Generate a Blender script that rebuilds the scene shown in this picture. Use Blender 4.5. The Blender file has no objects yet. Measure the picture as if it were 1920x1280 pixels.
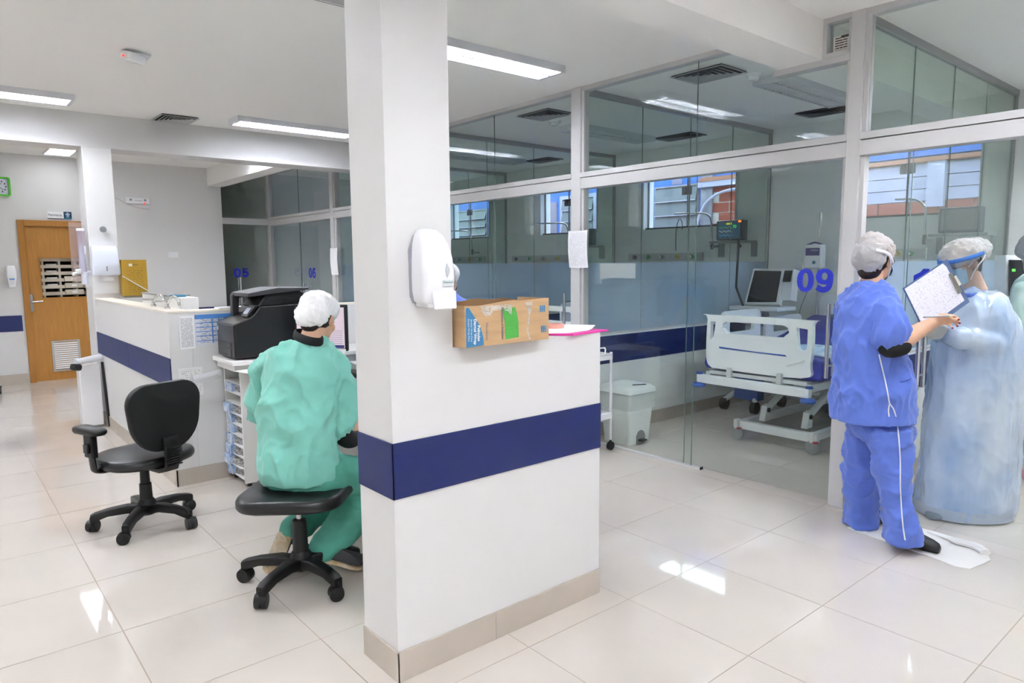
import bpy, bmesh, math, random
from mathutils import Vector, Matrix, noise, Euler
random.seed(7)
PI = math.pi
SC = bpy.context.scene
COL = SC.collection

# ------------------------------------------------------------------ camera
F_PX, YAW, PITCH, ROLL, EYE = 1300.0, 0.8711207, 0.1133732, 0.0077747, 1.5152
_f = Vector((math.cos(YAW)*math.cos(PITCH), math.sin(YAW)*math.cos(PITCH), -math.sin(PITCH)))
_r = Vector((math.sin(YAW), -math.cos(YAW), 0))
_d = _f.cross(_r)
RR = math.cos(ROLL)*_r + math.sin(ROLL)*_d
DD = -math.sin(ROLL)*_r + math.cos(ROLL)*_d
CAM = Vector((0, 0, EYE))
HF = Vector((math.cos(YAW), math.sin(YAW), 0))      # horizontal forward
HR = _r.copy()                                       # horizontal right
cd = bpy.data.cameras.new('camera'); cam = bpy.data.objects.new('camera', cd); COL.objects.link(cam)
cd.sensor_width = 36.0; cd.lens = F_PX/1920*36.0; cd.clip_start = 0.05; cd.clip_end = 200
M = Matrix(((RR.x, -DD.x, -_f.x, 0), (RR.y, -DD.y, -_f.y, 0), (RR.z, -DD.z, -_f.z, EYE), (0, 0, 0, 1)))
cam.matrix_world = M
SC.camera = cam

# ------------------------------------------------------------------ world, sun, exposure
w = bpy.data.worlds.new('world'); SC.world = w; w.use_nodes = True
nt = w.node_tree; bg = nt.nodes['Background']
sky = nt.nodes.new('ShaderNodeTexSky'); sky.sky_type = 'NISHITA'; sky.sun_disc = False
sky.sun_elevation = math.radians(42); sky.sun_rotation = math.radians(20); sky.air_density = 1.2; sky.dust_density = 1.5
hs_ = nt.nodes.new('ShaderNodeHueSaturation'); hs_.inputs['Saturation'].default_value = .55; nt.links.new(sky.outputs[0], hs_.inputs['Color']); nt.links.new(hs_.outputs[0], bg.inputs[0]); bg.inputs[1].default_value = 2.4
SC.view_settings.view_transform = 'Standard'; SC.view_settings.look = 'None'
SC.view_settings.exposure = 0.0; SC.view_settings.gamma = 1.0; SC.view_settings.use_curve_mapping = False
LAMP = 165.0          # emission strength of the fluorescent tubes
try:
    SC.cycles.use_denoising = True
    SC.cycles.use_adaptive_sampling = True; SC.cycles.adaptive_threshold = .05; SC.cycles.adaptive_min_samples = 16
    SC.cycles.transparent_max_bounces = 24
    SC.cycles.max_bounces = 8; SC.cycles.diffuse_bounces = 6; SC.cycles.glossy_bounces = 4
    SC.cycles.caustics_reflective = False; SC.cycles.caustics_refractive = False
    SC.cycles.sample_clamp_indirect = 60.0
except Exception:
    pass

# ------------------------------------------------------------------ pixel helpers (1920x1280 frame)
def ray(px, py):
    return RR*((px-960)/F_PX) + DD*((py-640)/F_PX) + _f
def at(px, py, dep):
    d = ray(px, py); return CAM + d*(dep/d.dot(HF))
def onplane(px, py, ax, val):
    d = ray(px, py); return CAM + d*((val-CAM[ax])/d[ax])
def onX(px, py, v): return onplane(px, py, 0, v)
def onY(px, py, v): return onplane(px, py, 1, v)
def onZ(px, py, v): return onplane(px, py, 2, v)
def ppm(dep): return F_PX/dep*1.006

# ------------------------------------------------------------------ materials
def lin(c):
    if isinstance(c, str):
        c = c.lstrip('#'); c = [int(c[i:i+2], 16)/255 for i in (0, 2, 4)]
    return tuple(x/12.92 if x <= .04045 else ((x+.055)/1.055)**2.4 for x in c)
MATS = {}
def mat(name, col, rough=.5, metal=0., var=0., vscale=8., bump=0., bscale=60., coat=0., emit=None, estr=0., alpha=1., sheen=0., spec=.5, col2=None, stretch=None):
    if name in MATS: return MATS[name]
    m = bpy.data.materials.new(name); m.use_nodes = True; MATS[name] = m
    n = m.node_tree.nodes; l = m.node_tree.links; p = n['Principled BSDF']
    c = lin(col)
    p.inputs['Base Color'].default_value = (*c, 1); p.inputs['Roughness'].default_value = rough
    p.inputs['Metallic'].default_value = metal; p.inputs['Coat Weight'].default_value = coat
    p.inputs['Specular IOR Level'].default_value = spec
    if sheen: p.inputs['Sheen Weight'].default_value = sheen
    if emit: p.inputs['Emission Color'].default_value = (*lin(emit), 1); p.inputs['Emission Strength'].default_value = estr
    if alpha < 1: p.inputs['Alpha'].default_value = alpha
    if var or bump or col2:
        tc = n.new('ShaderNodeTexCoord'); mp = n.new('ShaderNodeMapping'); l.new(tc.outputs['Object'], mp.inputs[0])
        if stretch: mp.inputs['Scale'].default_value = stretch
    if var or col2:
        nz = n.new('ShaderNodeTexNoise'); nz.inputs['Scale'].default_value = vscale; nz.inputs['Detail'].default_value = 5
        l.new(mp.outputs[0], nz.inputs[0])
        rp = n.new('ShaderNodeValToRGB'); l.new(nz.outputs['Fac'], rp.inputs[0])
        a = tuple(x*(1-var) for x in c); b = lin(col2) if col2 else tuple(min(1, x*(1+var)) for x in c)
        rp.color_ramp.elements[0].position = .35; rp.color_ramp.elements[1].position = .65
        rp.color_ramp.elements[0].color = (*a, 1); rp.color_ramp.elements[1].color = (*b, 1)
        l.new(rp.outputs[0], p.inputs['Base Color'])
    if bump:
        nb = n.new('ShaderNodeTexNoise'); nb.inputs['Scale'].default_value = bscale; nb.inputs['Detail'].default_value = 4
        l.new(mp.outputs[0], nb.inputs[0])
        bp = n.new('ShaderNodeBump'); bp.inputs['Strength'].default_value = bump; bp.inputs['Distance'].default_value = .01
        l.new(nb.outputs['Fac'], bp.inputs['Height']); l.new(bp.outputs[0], p.inputs['Normal'])
    return m
def glass_mat(name, tint, f0=.045, rough=0.0):
    if name in MATS: return MATS[name]
    m = bpy.data.materials.new(name); m.use_nodes = True; MATS[name] = m
    n = m.node_tree.nodes; l = m.node_tree.links; n.remove(n['Principled BSDF'])
    out = n['Material Output']
    lw = n.new('ShaderNodeLayerWeight'); lw.inputs[0].default_value = .5
    pw = n.new('ShaderNodeMath'); pw.operation = 'POWER'; pw.inputs[1].default_value = 5; l.new(lw.outputs['Facing'], pw.inputs[0])
    ma = n.new('ShaderNodeMath'); ma.operation = 'MULTIPLY_ADD'; ma.inputs[1].default_value = 1-f0; ma.inputs[2].default_value = f0
    l.new(pw.outputs[0], ma.inputs[0])
    tr = n.new('ShaderNodeBsdfTransparent'); tr.inputs[0].default_value = (*lin(tint), 1)
    gl = n.new('ShaderNodeBsdfGlossy'); gl.inputs['Roughness'].default_value = rough
    mx = n.new('ShaderNodeMixShader'); l.new(ma.outputs[0], mx.inputs[0]); l.new(tr.outputs[0], mx.inputs[1]); l.new(gl.outputs[0], mx.inputs[2])
    l.new(mx.outputs[0], out.inputs[0])
    return m
def film_mat(name, col, opac, tint='#ffffff', rough=.5):
    if name in MATS: return MATS[name]
    m = bpy.data.materials.new(name); m.use_nodes = True; MATS[name] = m
    n = m.node_tree.nodes; l = m.node_tree.links; p = n['Principled BSDF']; out = n['Material Output']
    p.inputs['Base Color'].default_value = (*lin(col), 1); p.inputs['Roughness'].default_value = rough
    tr = n.new('ShaderNodeBsdfTransparent'); tr.inputs[0].default_value = (*lin(tint), 1)
    tl = n.new('ShaderNodeBsdfTranslucent'); tl.inputs[0].default_value = (*lin(col), 1)
    m1 = n.new('ShaderNodeMixShader'); m1.inputs[0].default_value = .4; l.new(p.outputs[0], m1.inputs[1]); l.new(tl.outputs[0], m1.inputs[2])
    m2 = n.new('ShaderNodeMixShader'); m2.inputs[0].default_value = opac; l.new(tr.outputs[0], m2.inputs[1]); l.new(m1.outputs[0], m2.inputs[2])
    l.new(m2.outputs[0], out.inputs[0])
    return m
def print_mat(name, base, ink, lines=20, fill=.5, seed=0., axis=(1, 0, 2), uf=14):
    """printed sheet: rows of broken ink strokes along generated coords (u, -, v)"""
    if name in MATS: return MATS[name]
    m = bpy.data.materials.new(name); m.use_nodes = True; MATS[name] = m
    n = m.node_tree.nodes; l = m.node_tree.links; p = n['Principled BSDF']; p.inputs['Roughness'].default_value = .6
    tc = n.new('ShaderNodeTexCoord'); sp = n.new('ShaderNodeSeparateXYZ'); l.new(tc.outputs['Generated'], sp.inputs[0])
    u, v = sp.outputs[axis[0]], sp.outputs[axis[2]]
    def mth(op, a, b=None):
        k = n.new('ShaderNodeMath'); k.operation = op
        for i, x in enumerate((a, b)):
            if x is None: continue
            if isinstance(x, (int, float)): k.inputs[i].default_value = x
            else: l.new(x, k.inputs[i])
        return k.outputs[0]
    fr = mth('FRACT', mth('MULTIPLY', v, lines)); row = mth('FLOOR', mth('MULTIPLY', v, lines))
    inrow = mth('LESS_THAN', fr, .5)
    cb = n.new('ShaderNodeCombineXYZ'); l.new(mth('MULTIPLY', u, uf), cb.inputs[0]); l.new(mth('MULTIPLY', row, 7.31), cb.inputs[1]); cb.inputs[2].default_value = seed
    nz = n.new('ShaderNodeTexNoise'); nz.inputs['Scale'].default_value = 1.6; nz.inputs['Detail'].default_value = 1; l.new(cb.outputs[0], nz.inputs[0])
    on = mth('MULTIPLY', inrow, mth('GREATER_THAN', nz.outputs['Fac'], 1-fill))
    marg = mth('MULTIPLY', mth('GREATER_THAN', u, .1), mth('LESS_THAN', u, .9))
    marg = mth('MULTIPLY', marg, mth('MULTIPLY', mth('GREATER_THAN', v, .06), mth('LESS_THAN', v, .94)))
    fac = mth('MULTIPLY', on, marg)
    mx = n.new('ShaderNodeMix'); mx.data_type = 'RGBA'; l.new(fac, mx.inputs[0])
    mx.inputs[6].default_value = (*lin(base), 1); mx.inputs[7].default_value = (*lin(ink), 1)
    l.new(mx.outputs[2], p.inputs['Base Color'])
    return m

WHITE = mat('white_paint', '#dbdad9', .45, bump=.03, bscale=180)
ROOMWALL = mat('room_wall_paint', '#eceeec', .5, bump=.03, bscale=150)
CEIL = mat('ceiling_paint', '#f8f7f4', .8)
BLUEBAND = mat('blue_laminate', '#10205c', .5, var=.06, vscale=30, stretch=(1, 1, 12))
SKIRT = mat('skirting_tile', '#bcb2a6', .25, var=.03, vscale=4)
TILE = mat('porcelain_tile', '#d2cac1', .045, var=.015, vscale=2.5, spec=.62)
GROUT = mat('grout', '#a89a8b', .8)
ALU = mat('aluminium_white', '#cac9c9', .35, var=.02, vscale=3)
CHROME = mat('chrome', '#d5d5d8', .12, metal=1)
STEEL = mat('brushed_steel', '#a9aaac', .35, metal=1)
BLACK = mat('black_plastic', '#151516', .42)
BLACKM = mat('black_matt', '#1b1b1c', .6)
LEATH = mat('black_vinyl', '#17181a', .33, bump=.05, bscale=90)
LAMI = mat('white_laminate', '#e9e8e6', .4)
PLAST = mat('white_plastic', '#eff0f3', .25)
PAPER = mat('white_paper', '#f0f0f2', .65)
GLASS = glass_mat('partition_glass', '#fcfefd', .032)
GLASS2 = glass_mat('divider_glass', '#f0f7f4', .04)
WGLASS = glass_mat('window_glass', '#f8fafa')
FILM = film_mat('frosted_film', '#d3e3f2', .6, '#d3e2ef')
SHADOWGAP = mat('dark_gap', '#3c3b3a', .6)
BLUEINK = mat('blue_number', '#1c2bb4', .4)
SKIN = mat('skin', '#d9ab8d', .5, var=.04, vscale=12)
HAIR = mat('dark_hair', '#2a1c17', .5, bump=.3, bscale=200)
RUBBER = mat('grey_rubber', '#8d8f92', .5)

# ------------------------------------------------------------------ mesh builder
def V(*a): return Vector(a)
class MB:
    def __init__(s): s.v = []; s.f = []
    def add(s, vs, fs):
        o = len(s.v); s.v += [tuple(p) for p in vs]; s.f += [tuple(i+o for i in q) for q in fs]; return s
    def box(s, x0, x1, y0, y1, z0, z1):
        return s.add([(x0, y0, z0), (x1, y0, z0), (x1, y1, z0), (x0, y1, z0), (x0, y0, z1), (x1, y0, z1), (x1, y1, z1), (x0, y1, z1)],
                     [(0, 3, 2, 1), (4, 5, 6, 7), (0, 1, 5, 4), (1, 2, 6, 5), (2, 3, 7, 6), (3, 0, 4, 7)])
    def hexa(s, p):  # 8 points bottom 4 then top 4, ccw
        return s.add(p, [(0, 3, 2, 1), (4, 5, 6, 7), (0, 1, 5, 4), (1, 2, 6, 5), (2, 3, 7, 6), (3, 0, 4, 7)])
    def obox(s, c, size, rot=None):
        rot = rot or Matrix.Identity(3); c = Vector(c); h = [k/2 for k in size]; p = []
        for z in (-1, 1):
            for x, y in ((-1, -1), (1, -1), (1, 1), (-1, 1)): p.append(c + rot @ Vector((x*h[0], y*h[1], z*h[2])))
        return s.hexa(p)
    def loft(s, rings, cap=True, closed=True):
        n = len(rings[0]); o = len(s.v)
        for r in rings: s.v += [tuple(p) for p in r]
        for i in range(len(rings)-1):
            for j in range(n if closed else n-1):
                k = (j+1) % n
                s.f.append((o+i*n+j, o+i*n+k, o+(i+1)*n+k, o+(i+1)*n+j))
        if cap:
            s.f.append(tuple(o+j for j in reversed(range(n)))); e = o+(len(rings)-1)*n
            s.f.append(tuple(e+j for j in range(n)))
        return s
    def tube(s, pts, rad, n=12, cap=True, ell=1., up=None):
        pts = [Vector(p) for p in pts]; rads = list(rad) if isinstance(rad, (list, tuple)) else [rad]*len(pts)
        rads += [rads[-1]]*(len(pts)-len(rads))
        rings = []; ref = None
        for i, p in enumerate(pts):
            t = (pts[min(i+1, len(pts)-1)]-pts[max(i-1, 0)]).normalized()
            if ref is None:
                u = Vector(up) if up else (V(0, 0, 1) if abs(t.z) < .9 else V(1, 0, 0))
                ref = (u - t*u.dot(t)).normalized()
            else: ref = (ref - t*ref.dot(t)).normalized()
            b = t.cross(ref)
            r = rads[i]; ra, rb = (r if isinstance(r, tuple) else (r, r*ell))
            rings.append([p + ref*(ra*math.cos(2*PI*k/n)) + b*(rb*math.sin(2*PI*k/n)) for k in range(n)])
        return s.loft(rings, cap)
    def cyl(s, a, b, r0, r1=None, n=16): return s.tube([a, b], [r0, r0 if r1 is None else r1], n)
    def sphere(s, c, r, nu=16, nv=10, rot=None):
        c = Vector(c); r = r if isinstance(r, (tuple, list)) else (r, r, r); rot = rot or Matrix.Identity(3)
        rings = []
        for i in range(1, nv):
            t = PI*i/nv
            rings.append([c + rot @ Vector((r[0]*math.sin(t)*math.cos(2*PI*k/nu), r[1]*math.sin(t)*math.sin(2*PI*k/nu), -r[2]*math.cos(t))) for k in range(nu)])
        o = len(s.v); s.loft(rings, cap=False)
        b = len(s.v); s.v.append(tuple(c + rot @ V(0, 0, -r[2]))); s.v.append(tuple(c + rot @ V(0, 0, r[2])))
        e = o+(nv-2)*nu
        for k in range(nu):
            s.f.append((o+(k+1) % nu, o+k, b)); s.f.append((e+k, e+(k+1) % nu, b+1))
        return s
    def prism(s, poly, h, fn):
        """poly 2-D ccw, fn(u, v, w) -> world, w in 0..h"""
        n = len(poly); o = len(s.v)
        s.v += [tuple(fn(u, v, 0)) for u, v in poly] + [tuple(fn(u, v, h)) for u, v in poly]
        s.f.append(tuple(o+i for i in reversed(range(n)))); s.f.append(tuple(o+n+i for i in range(n)))
        for i in range(n):
            k = (i+1) % n; s.f.append((o+i, o+k, o+n+k, o+n+i))
        return s
    def plate(s, outer, holes, h, fn):
        """flat plate with holes (triangulated by bmesh), thickness h"""
        bm = bmesh.new(); edges = []
        for loop in [outer]+list(holes):
            vs = [bm.verts.new((u, v, 0)) for u, v in loop]
            edges += [bm.edges.new((vs[i], vs[(i+1) % len(vs)])) for i in range(len(vs))]
        bmesh.ops.triangle_fill(bm, use_beauty=True, use_dissolve=False, edges=edges)
        g = bmesh.ops.extrude_face_region(bm, geom=bm.faces[:])
        for e in g['geom']:
            if isinstance(e, bmesh.types.BMVert): e.co.z += h
        bmesh.ops.recalc_face_normals(bm, faces=bm.faces[:])
        bm.verts.index_update()
        s.add([fn(*v.co) for v in bm.verts], [[v.index for v in f.verts] for f in bm.faces]); bm.free(); return s
    def lathe(s, prof, c=(0, 0, 0), n=24, axis=None):
        c = Vector(c); ax = Matrix.Identity(3) if axis is None else Vector((0, 0, 1)).rotation_difference(Vector(axis)).to_matrix()
        return s.loft([[c + ax @ V(r*math.cos(2*PI*k/n), r*math.sin(2*PI*k/n), z) for k in range(n)] for r, z in prof], True)
    def build(s, name, m, parent=None, smooth=False, bevel=0., seg=2, ang=40, recalc=True):
        me = bpy.data.meshes.new(name); me.from_pydata(s.v, [], s.f)
        if recalc:
            bm = bmesh.new(); bm.from_mesh(me); bmesh.ops.recalc_face_normals(bm, faces=bm.faces[:]); bm.to_mesh(me); bm.free()
        me.materials.append(m); me.update()
        return link(name, me, parent, smooth, bevel, seg, ang)
def link(name, me, parent=None, smooth=False, bevel=0., seg=2, ang=40):
    if smooth:
        me.polygons.foreach_set('use_smooth', [True]*len(me.polygons)); me.set_sharp_from_angle(angle=math.radians(ang))
    o = bpy.data.objects.new(name, me); COL.objects.link(o)
    if parent is not None:
        o.parent = parent
        if parent.type == 'EMPTY': o.matrix_parent_inverse = Matrix.Translation(-parent.location)
    if bevel:
        b = o.modifiers.new('bevel', 'BEVEL'); b.width = bevel; b.segments = seg; b.limit_method = 'ANGLE'; b.angle_limit = math.radians(35)
        me.polygons.foreach_set('use_smooth', [True]*len(me.polygons)); me.set_sharp_from_angle(angle=math.radians(ang))
    return o
def B(name, m, parent, x0, x1, y0, y1, z0, z1, bevel=0.): return MB().box(x0, x1, y0, y1, z0, z1).build(name, m, parent, bevel=bevel)
def tag(o, label=None, cat=None, group=None, kind=None):
    if label: o['label'] = label
    if cat: o['category'] = cat
    if group: o['group'] = group
    if kind: o['kind'] = kind
    return o
def thing(name, label, cat, loc=(0, 0, 0), group=None, kind=None):
    o = bpy.data.objects.new(name, None); COL.objects.link(o); o.location = loc; o.empty_display_size = .1
    return tag(o, label, cat, group, kind)
def struct(name, label, loc=(0, 0, 0)): return thing(name, label, None, loc, kind='structure')
def copy_tree(o, parent=None):
    c = o.copy(); COL.objects.link(c); c.parent = parent
    for ch in list(o.children): copy_tree(ch, c)
    return c
def text(name, s, m, parent, size, fn, bold=0., ext=.0008, align='LEFT', sx=1.):
    """flat lettering: fn(u, v, w) -> world"""
    cu = bpy.data.curves.new('txt', 'FONT'); cu.body = s; cu.size = size; cu.offset = bold; cu.extrude = ext; cu.align_x = align; cu.resolution_u = 3
    o = bpy.data.objects.new('txt', cu); COL.objects.link(o)
    dg = bpy.context.evaluated_depsgraph_get(); me = bpy.data.meshes.new_from_object(o.evaluated_get(dg))
    bpy.data.objects.remove(o); bpy.data.curves.remove(cu)
    for v in me.vertices: v.co = fn(v.co.x*sx, v.co.y, v.co.z+ext)
    me.materials.clear(); me.materials.append(m); me.name = name
    return link(name, me, parent)
def rounded(w, h, r, n=5, cx=0., cy=0.):
    r4 = r if isinstance(r, (tuple, list)) else (r, r, r, r); out = []
    for (sx, sy, a0), rr in zip(((1, 1, 0), (-1, 1, 90), (-1, -1, 180), (1, -1, 270)), r4):
        for k in range(n+1):
            a = math.radians(a0+90*k/n); out.append((cx+sx*(w/2-rr)+rr*math.cos(a), cy+sy*(h/2-rr)+rr*math.sin(a)))
    return out
def spline(pts, n=8):
    """Catmull-Rom through points"""
    P = [Vector(p) for p in pts]; out = []
    for i in range(len(P)-1):
        p0, p1, p2, p3 = P[max(i-1, 0)], P[i], P[i+1], P[min(i+2, len(P)-1)]
        for k in range(n):
            t = k/n
            out.append(.5*((2*p1)+(p2-p0)*t+(2*p0-5*p1+4*p2-p3)*t*t+(3*p1-p0-3*p2+p3)*t**3))
    out.append(P[-1]); return out

def strip(path, w):
    """thick 2-D polyline -> list of quads"""
    P = spline([V(a, b, 0) for a, b in path], 5); L = []; R = []
    for i, q in enumerate(P):
        t = (P[min(i+1, len(P)-1)]-P[max(i-1, 0)]).normalized(); n = V(-t.y, t.x, 0)*(w/2); L.append(q+n); R.append(q-n)
    return [[(R[i].x, R[i].y), (R[i+1].x, R[i+1].y), (L[i+1].x, L[i+1].y), (L[i].x, L[i].y)] for i in range(len(P)-1)]
def ell(cx, cy, rx, ry, n=28): return [(cx+rx*math.copysign(abs(math.cos(t))**.9, math.cos(t)), cy+ry*math.copysign(abs(math.sin(t))**.9, math.sin(t))) for t in [2*PI*k/n for k in range(n)]]
def digit(mb, ch, u0, h, fn):
    """heavy sans digit, height h, left edge u0"""
    s = h/.145; g = lambda u, v, w: fn(u0+(u+.056)*s, (v+.0725)*s, w); k = 1
    if ch == '6': ch, k = '9', -1
    G = lambda u, v, w: g(u*k, v*k, w)
    if ch == '0': mb.plate(ell(0, 0, .055, .0735), [ell(0, 0, .018, .047)], .0006, G)
    if ch == '9':
        mb.plate(ell(0, .024, .055, .049), [ell(0, .026, .018, .023)], .0006, G)
        for q in strip([(.037, .03), (.036, -.005), (.027, -.04), (.005, -.056), (-.02, -.055), (-.046, -.040)], .036): mb.prism(q, .0009, G)
    if ch == '1':
        mb.prism([(-.005, -.0725), (.033, -.0725), (.033, .0735), (.002, .0735), (-.012, .055), (-.045, .036), (-.045, .005), (-.005, .022)], .0006, G)
    if ch == '5':
        mb.prism([(-.04, .042), (.046, .042), (.046, .0725), (-.036, .0725)], .0006, G); mb.prism([(-.044, -.005), (-.012, .0), (-.006, .05), (-.036, .0725)], .0006, G)
        for q in strip([(-.040, .002), (-.005, .014), (.03, .004), (.036, -.02), (.02, -.046), (-.008, -.056), (-.048, -.036)], .034): mb.prism(q, .0009, G)
def number(name, s_, m, par, h, fn, adv=.122):
    mb = MB()
    for i, ch in enumerate(s_): digit(mb, ch, i*adv*h/.145-(.018 if s_[0] == '1' and i else 0), h, fn)
    return mb.build(name, m, par)
# =================================================================== STRUCTURE
XG, CZ = 4.23, 2.93
XB = 7.20                       # inner face of the rooms' rear wall
X0, Y0, YB = -2.6, -2.6, 10.90   # hall limits
TX, TY, TS = 2.315, 1.948, .6
# ---- floor with individual tiles
floor = struct('floor', 'glossy beige porcelain tile floor with thin grout lines')
B('grout_bed', GROUT, floor, X0-.2, XB+.2, Y0-.2, 14.2, -.08, -.0015)
tile_me = None
def inframe(x, y):
    q = V(x, y, 0)-CAM; z = q.dot(_f)
    if z < .3: return False
    u = 960+F_PX*q.dot(RR)/z; v = 640+F_PX*q.dot(DD)/z
    return -40 < u < 1960 and -40 < v < 1320
rest = MB(); ntile = 0
g = .0022
for i in range(-9, 9):
    for j in range(-8, 21):
        x, y = TX+i*TS, TY+j*TS
        if x < X0-.5 or x > XB: continue
        vis = any(inframe(x+a*TS, y+b*TS) for a in (0, .5, 1) for b in (0, .5, 1)) and y < 10.9
        if vis and ntile < 300:
            if tile_me is None:
                t = MB().box(-TS/2+g, TS/2-g, -TS/2+g, TS/2-g, -.01, 0).build('tile', TILE, floor, bevel=0); tile_me = t.data
            else:
                t = bpy.data.objects.new('tile', tile_me); COL.objects.link(t); t.parent = floor
            t.location = (x+TS/2, y+TS/2, random.uniform(-.0003, 0)); t.rotation_euler = (random.gauss(0, .0006), random.gauss(0, .0006), 0); ntile += 1
        else:
            rest.box(x+g, x+TS-g, y+g, y+TS-g, -.01, 0)
tag(rest.build('tiles', TILE, floor), kind='stuff')
# ---- ceiling and beams
c = tag(B('ceiling', CEIL, None, X0-.2, XB+.2, Y0-.2, 14.2, CZ, CZ+.15), 'flat off-white plastered ceiling over hall and rooms', kind='structure')
tag(B('ceiling_beam', CEIL, None, X0, XB, 2.085, 2.36, 2.70, CZ), 'white ceiling beam running from the near pillar across the glass partition', kind='structure')
tag(B('ceiling_beam', WHITE, None, X0, 4.185, 7.625, 7.95, 2.62, CZ), 'white ceiling beam above the far pillar with the towel dispenser', kind='structure')
tag(B('ceiling_beam', CEIL, None, 3.30, 3.53, 7.95, YB, 2.675, CZ), 'short white beam in front of the far dark glass corner', kind='structure')
# ---- outer walls
def wall_with_holes(mb, ax, p0, p1, a0, a1, z0, z1, holes):
    """wall slab in plane ax (0: x const), spanning a0..a1; holes (h0,h1,zb,zt)"""
    def bx(u0, u1, w0, w1):
        if u1-u0 < 1e-4 or w1-w0 < 1e-4: return
        if ax == 0: mb.box(p0, p1, u0, u1, w0, w1)
        else: mb.box(u0, u1, p0, p1, w0, w1)
    cur = a0
    for h0, h1, zb, zt in sorted(holes):
        bx(cur, h0, z0, z1); bx(h0, h1, z0, zb); bx(h0, h1, zt, z1); cur = h1
    bx(cur, a1, z0, z1)
DX0, DX1 = .945, 1.86
o = MB(); wall_with_holes(o, 1, YB, YB+.16, X0, 3.49, 0, CZ, [(-1.80, -1.42, 1.40, 1.98), (DX0, DX1, -.01, 2.105)])
wall_back = tag(o.build('wall_back', WHITE), 'white end wall of the hall with the wooden door', kind='structure')
o = MB(); wall_with_holes(o, 0, X0-.15, X0, Y0, YB+.16, 0, CZ, [(9.2, 10.35, 1.0, 1.48)])
tag(o.build('wall_left', WHITE), 'white side wall of the hall', kind='structure')
tag(B('wall_front', WHITE, None, X0-.15, XB+.2, Y0-.15, Y0, 0, CZ), 'white wall at the near end of the hall', kind='structure')
WIN = [(2.08, 3.385), (4.51, 5.99), (6.67, 7.965), (9.08, 10.35)]
WZ0, WZ1 = 1.925, 2.70
o = MB(); wall_with_holes(o, 0, XB, XB+.18, Y0, 11.1, 0, CZ, [(a, b, WZ0, WZ1) for a, b in WIN])
tag(o.build('wall_rooms', ROOMWALL), 'pale grey rear wall of the patient rooms with high windows', kind='structure')
tag(B('wall_far', ROOMWALL, None, 4.29, XB, 10.98, 11.1, 0, CZ), 'pale wall closing the last patient room', kind='structure')
o = MB(); o.box(3.38, 3.49, 11.06, 14, 0, CZ).box(3.38, 7.2, 14, 14.15, 0, CZ).box(4.29, 4.4, 11.1, 14, 0, CZ)
tag(o.build('wall_alcove', ROOMWALL), 'walls of the unlit room behind the glass numbered 05', kind='structure')
# band and skirting on the end wall
t = struct('trim_1', 'navy blue band along the end wall', (0, YB, .7))
B('band_panel', BLUEBAND, t, X0, DX0-.03, YB-.012, YB, .685, .888); B('band_panel', BLUEBAND, t, DX1+.03, 3.48, YB-.012, YB, .685, .888)
t = struct('baseboard_back', 'beige tile skirting along the end wall', (0, YB, 0))
for k in range(6): B('skirting_tile', SKIRT, t, X0+k*.6, min(X0+k*.6+.597, DX0-.02), YB-.012, YB, 0, .13)
B('skirting_tile', SKIRT, t, DX1+.02, 3.48, YB-.012, YB, 0, .13)
# ---- near pillar and half wall
PX0, PX1, WX1, PY0, PY1 = 1.205, 1.469, 2.266, 2.085, 2.335
tag(B('pillar', WHITE, None, PX0, PX1, PY0, PY1, 0, 2.70), 'large white square pillar in the middle of the picture', kind='structure')
tag(B('wall_half', WHITE, None, PX1, WX1, PY0, PY1, 0, 1.205), 'low white half wall beside the near pillar with blue band', kind='structure')
t = struct('trim_2', 'navy laminate band wrapped around the near pillar and half wall', (PX0, PY0, .685))
B('band_panel', BLUEBAND, t, PX0-.006, PX0, PY0-.006, PY1, .685, .888, bevel=.0015)
B('band_panel', BLUEBAND, t, PX0-.006, WX1+.002, PY0-.006, PY0, .685, .888, bevel=.0015)
t = struct('baseboard_pillar', 'greige tile skirting at the foot of the near pillar and half wall', (PX0, PY0, 0))
B('skirting_tile', SKIRT, t, PX0-.008, PX0, PY0-.008, PY1, 0, .115, bevel=.001)
B('skirting_tile', SKIRT, t, PX0-.0075, 1.652, PY0-.008, PY0, 0, .115, bevel=.001); B('skirting_tile', SKIRT, t, 1.654, WX1+.001, PY0-.008, PY0, 0, .115, bevel=.001)
# ---- far pillar and counter wall
tag(B('pillar', WHITE, None, 1.205, 1.448, 7.622, 7.95, 0, 2.62, bevel=.005), 'white pillar at the far end of the counter wall', kind='structure')
CW0, CWX, CWZ = 5.03, 1.222, 1.195
tag(B('wall_counter', WHITE, None, CWX, CWX+.14, CW0, 7.622, 0, CWZ, bevel=.003), 'low white counter wall with band leading to the far pillar', kind='structure')
tag(B('wall_return', WHITE, None, CWX+.14, 2.75, CW0, CW0+.12, 0, CWZ, bevel=.003), 'low white return wall behind the printer with notices taped on', kind='structure')
t = struct('trim_3', 'blue band along the side of the counter wall', (CWX, CW0, .685))
B('band_panel', BLUEBAND, t, CWX-.007, CWX, CW0-.004, 6.3, .685, .888, bevel=.001); B('band_panel', BLUEBAND, t, CWX-.007, CWX, 6.303, 7.622, .685, .888, bevel=.001)
t = struct('trim_4', 'cream top edging of the counter wall', (CWX, CW0, CWZ))
CREAM = mat('cream_cap', '#efe6d8', .4)
B('cap', CREAM, t, CWX-.004, CWX+.146, CW0-.004, 7.62, CWZ, CWZ+.012); B('cap', CREAM, t, CWX+.146, 2.75, CW0-.004, CW0+.124, CWZ, CWZ+.012)
t = struct('baseboard_counter', 'beige tile skirting of the counter wall', (CWX, CW0, 0))
for k in range(5): B('skirting_tile', SKIRT, t, CWX-.009, CWX, CW0-.009+k*.6, min(CW0+k*.6+.588, 7.62), 0, .115)
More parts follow.
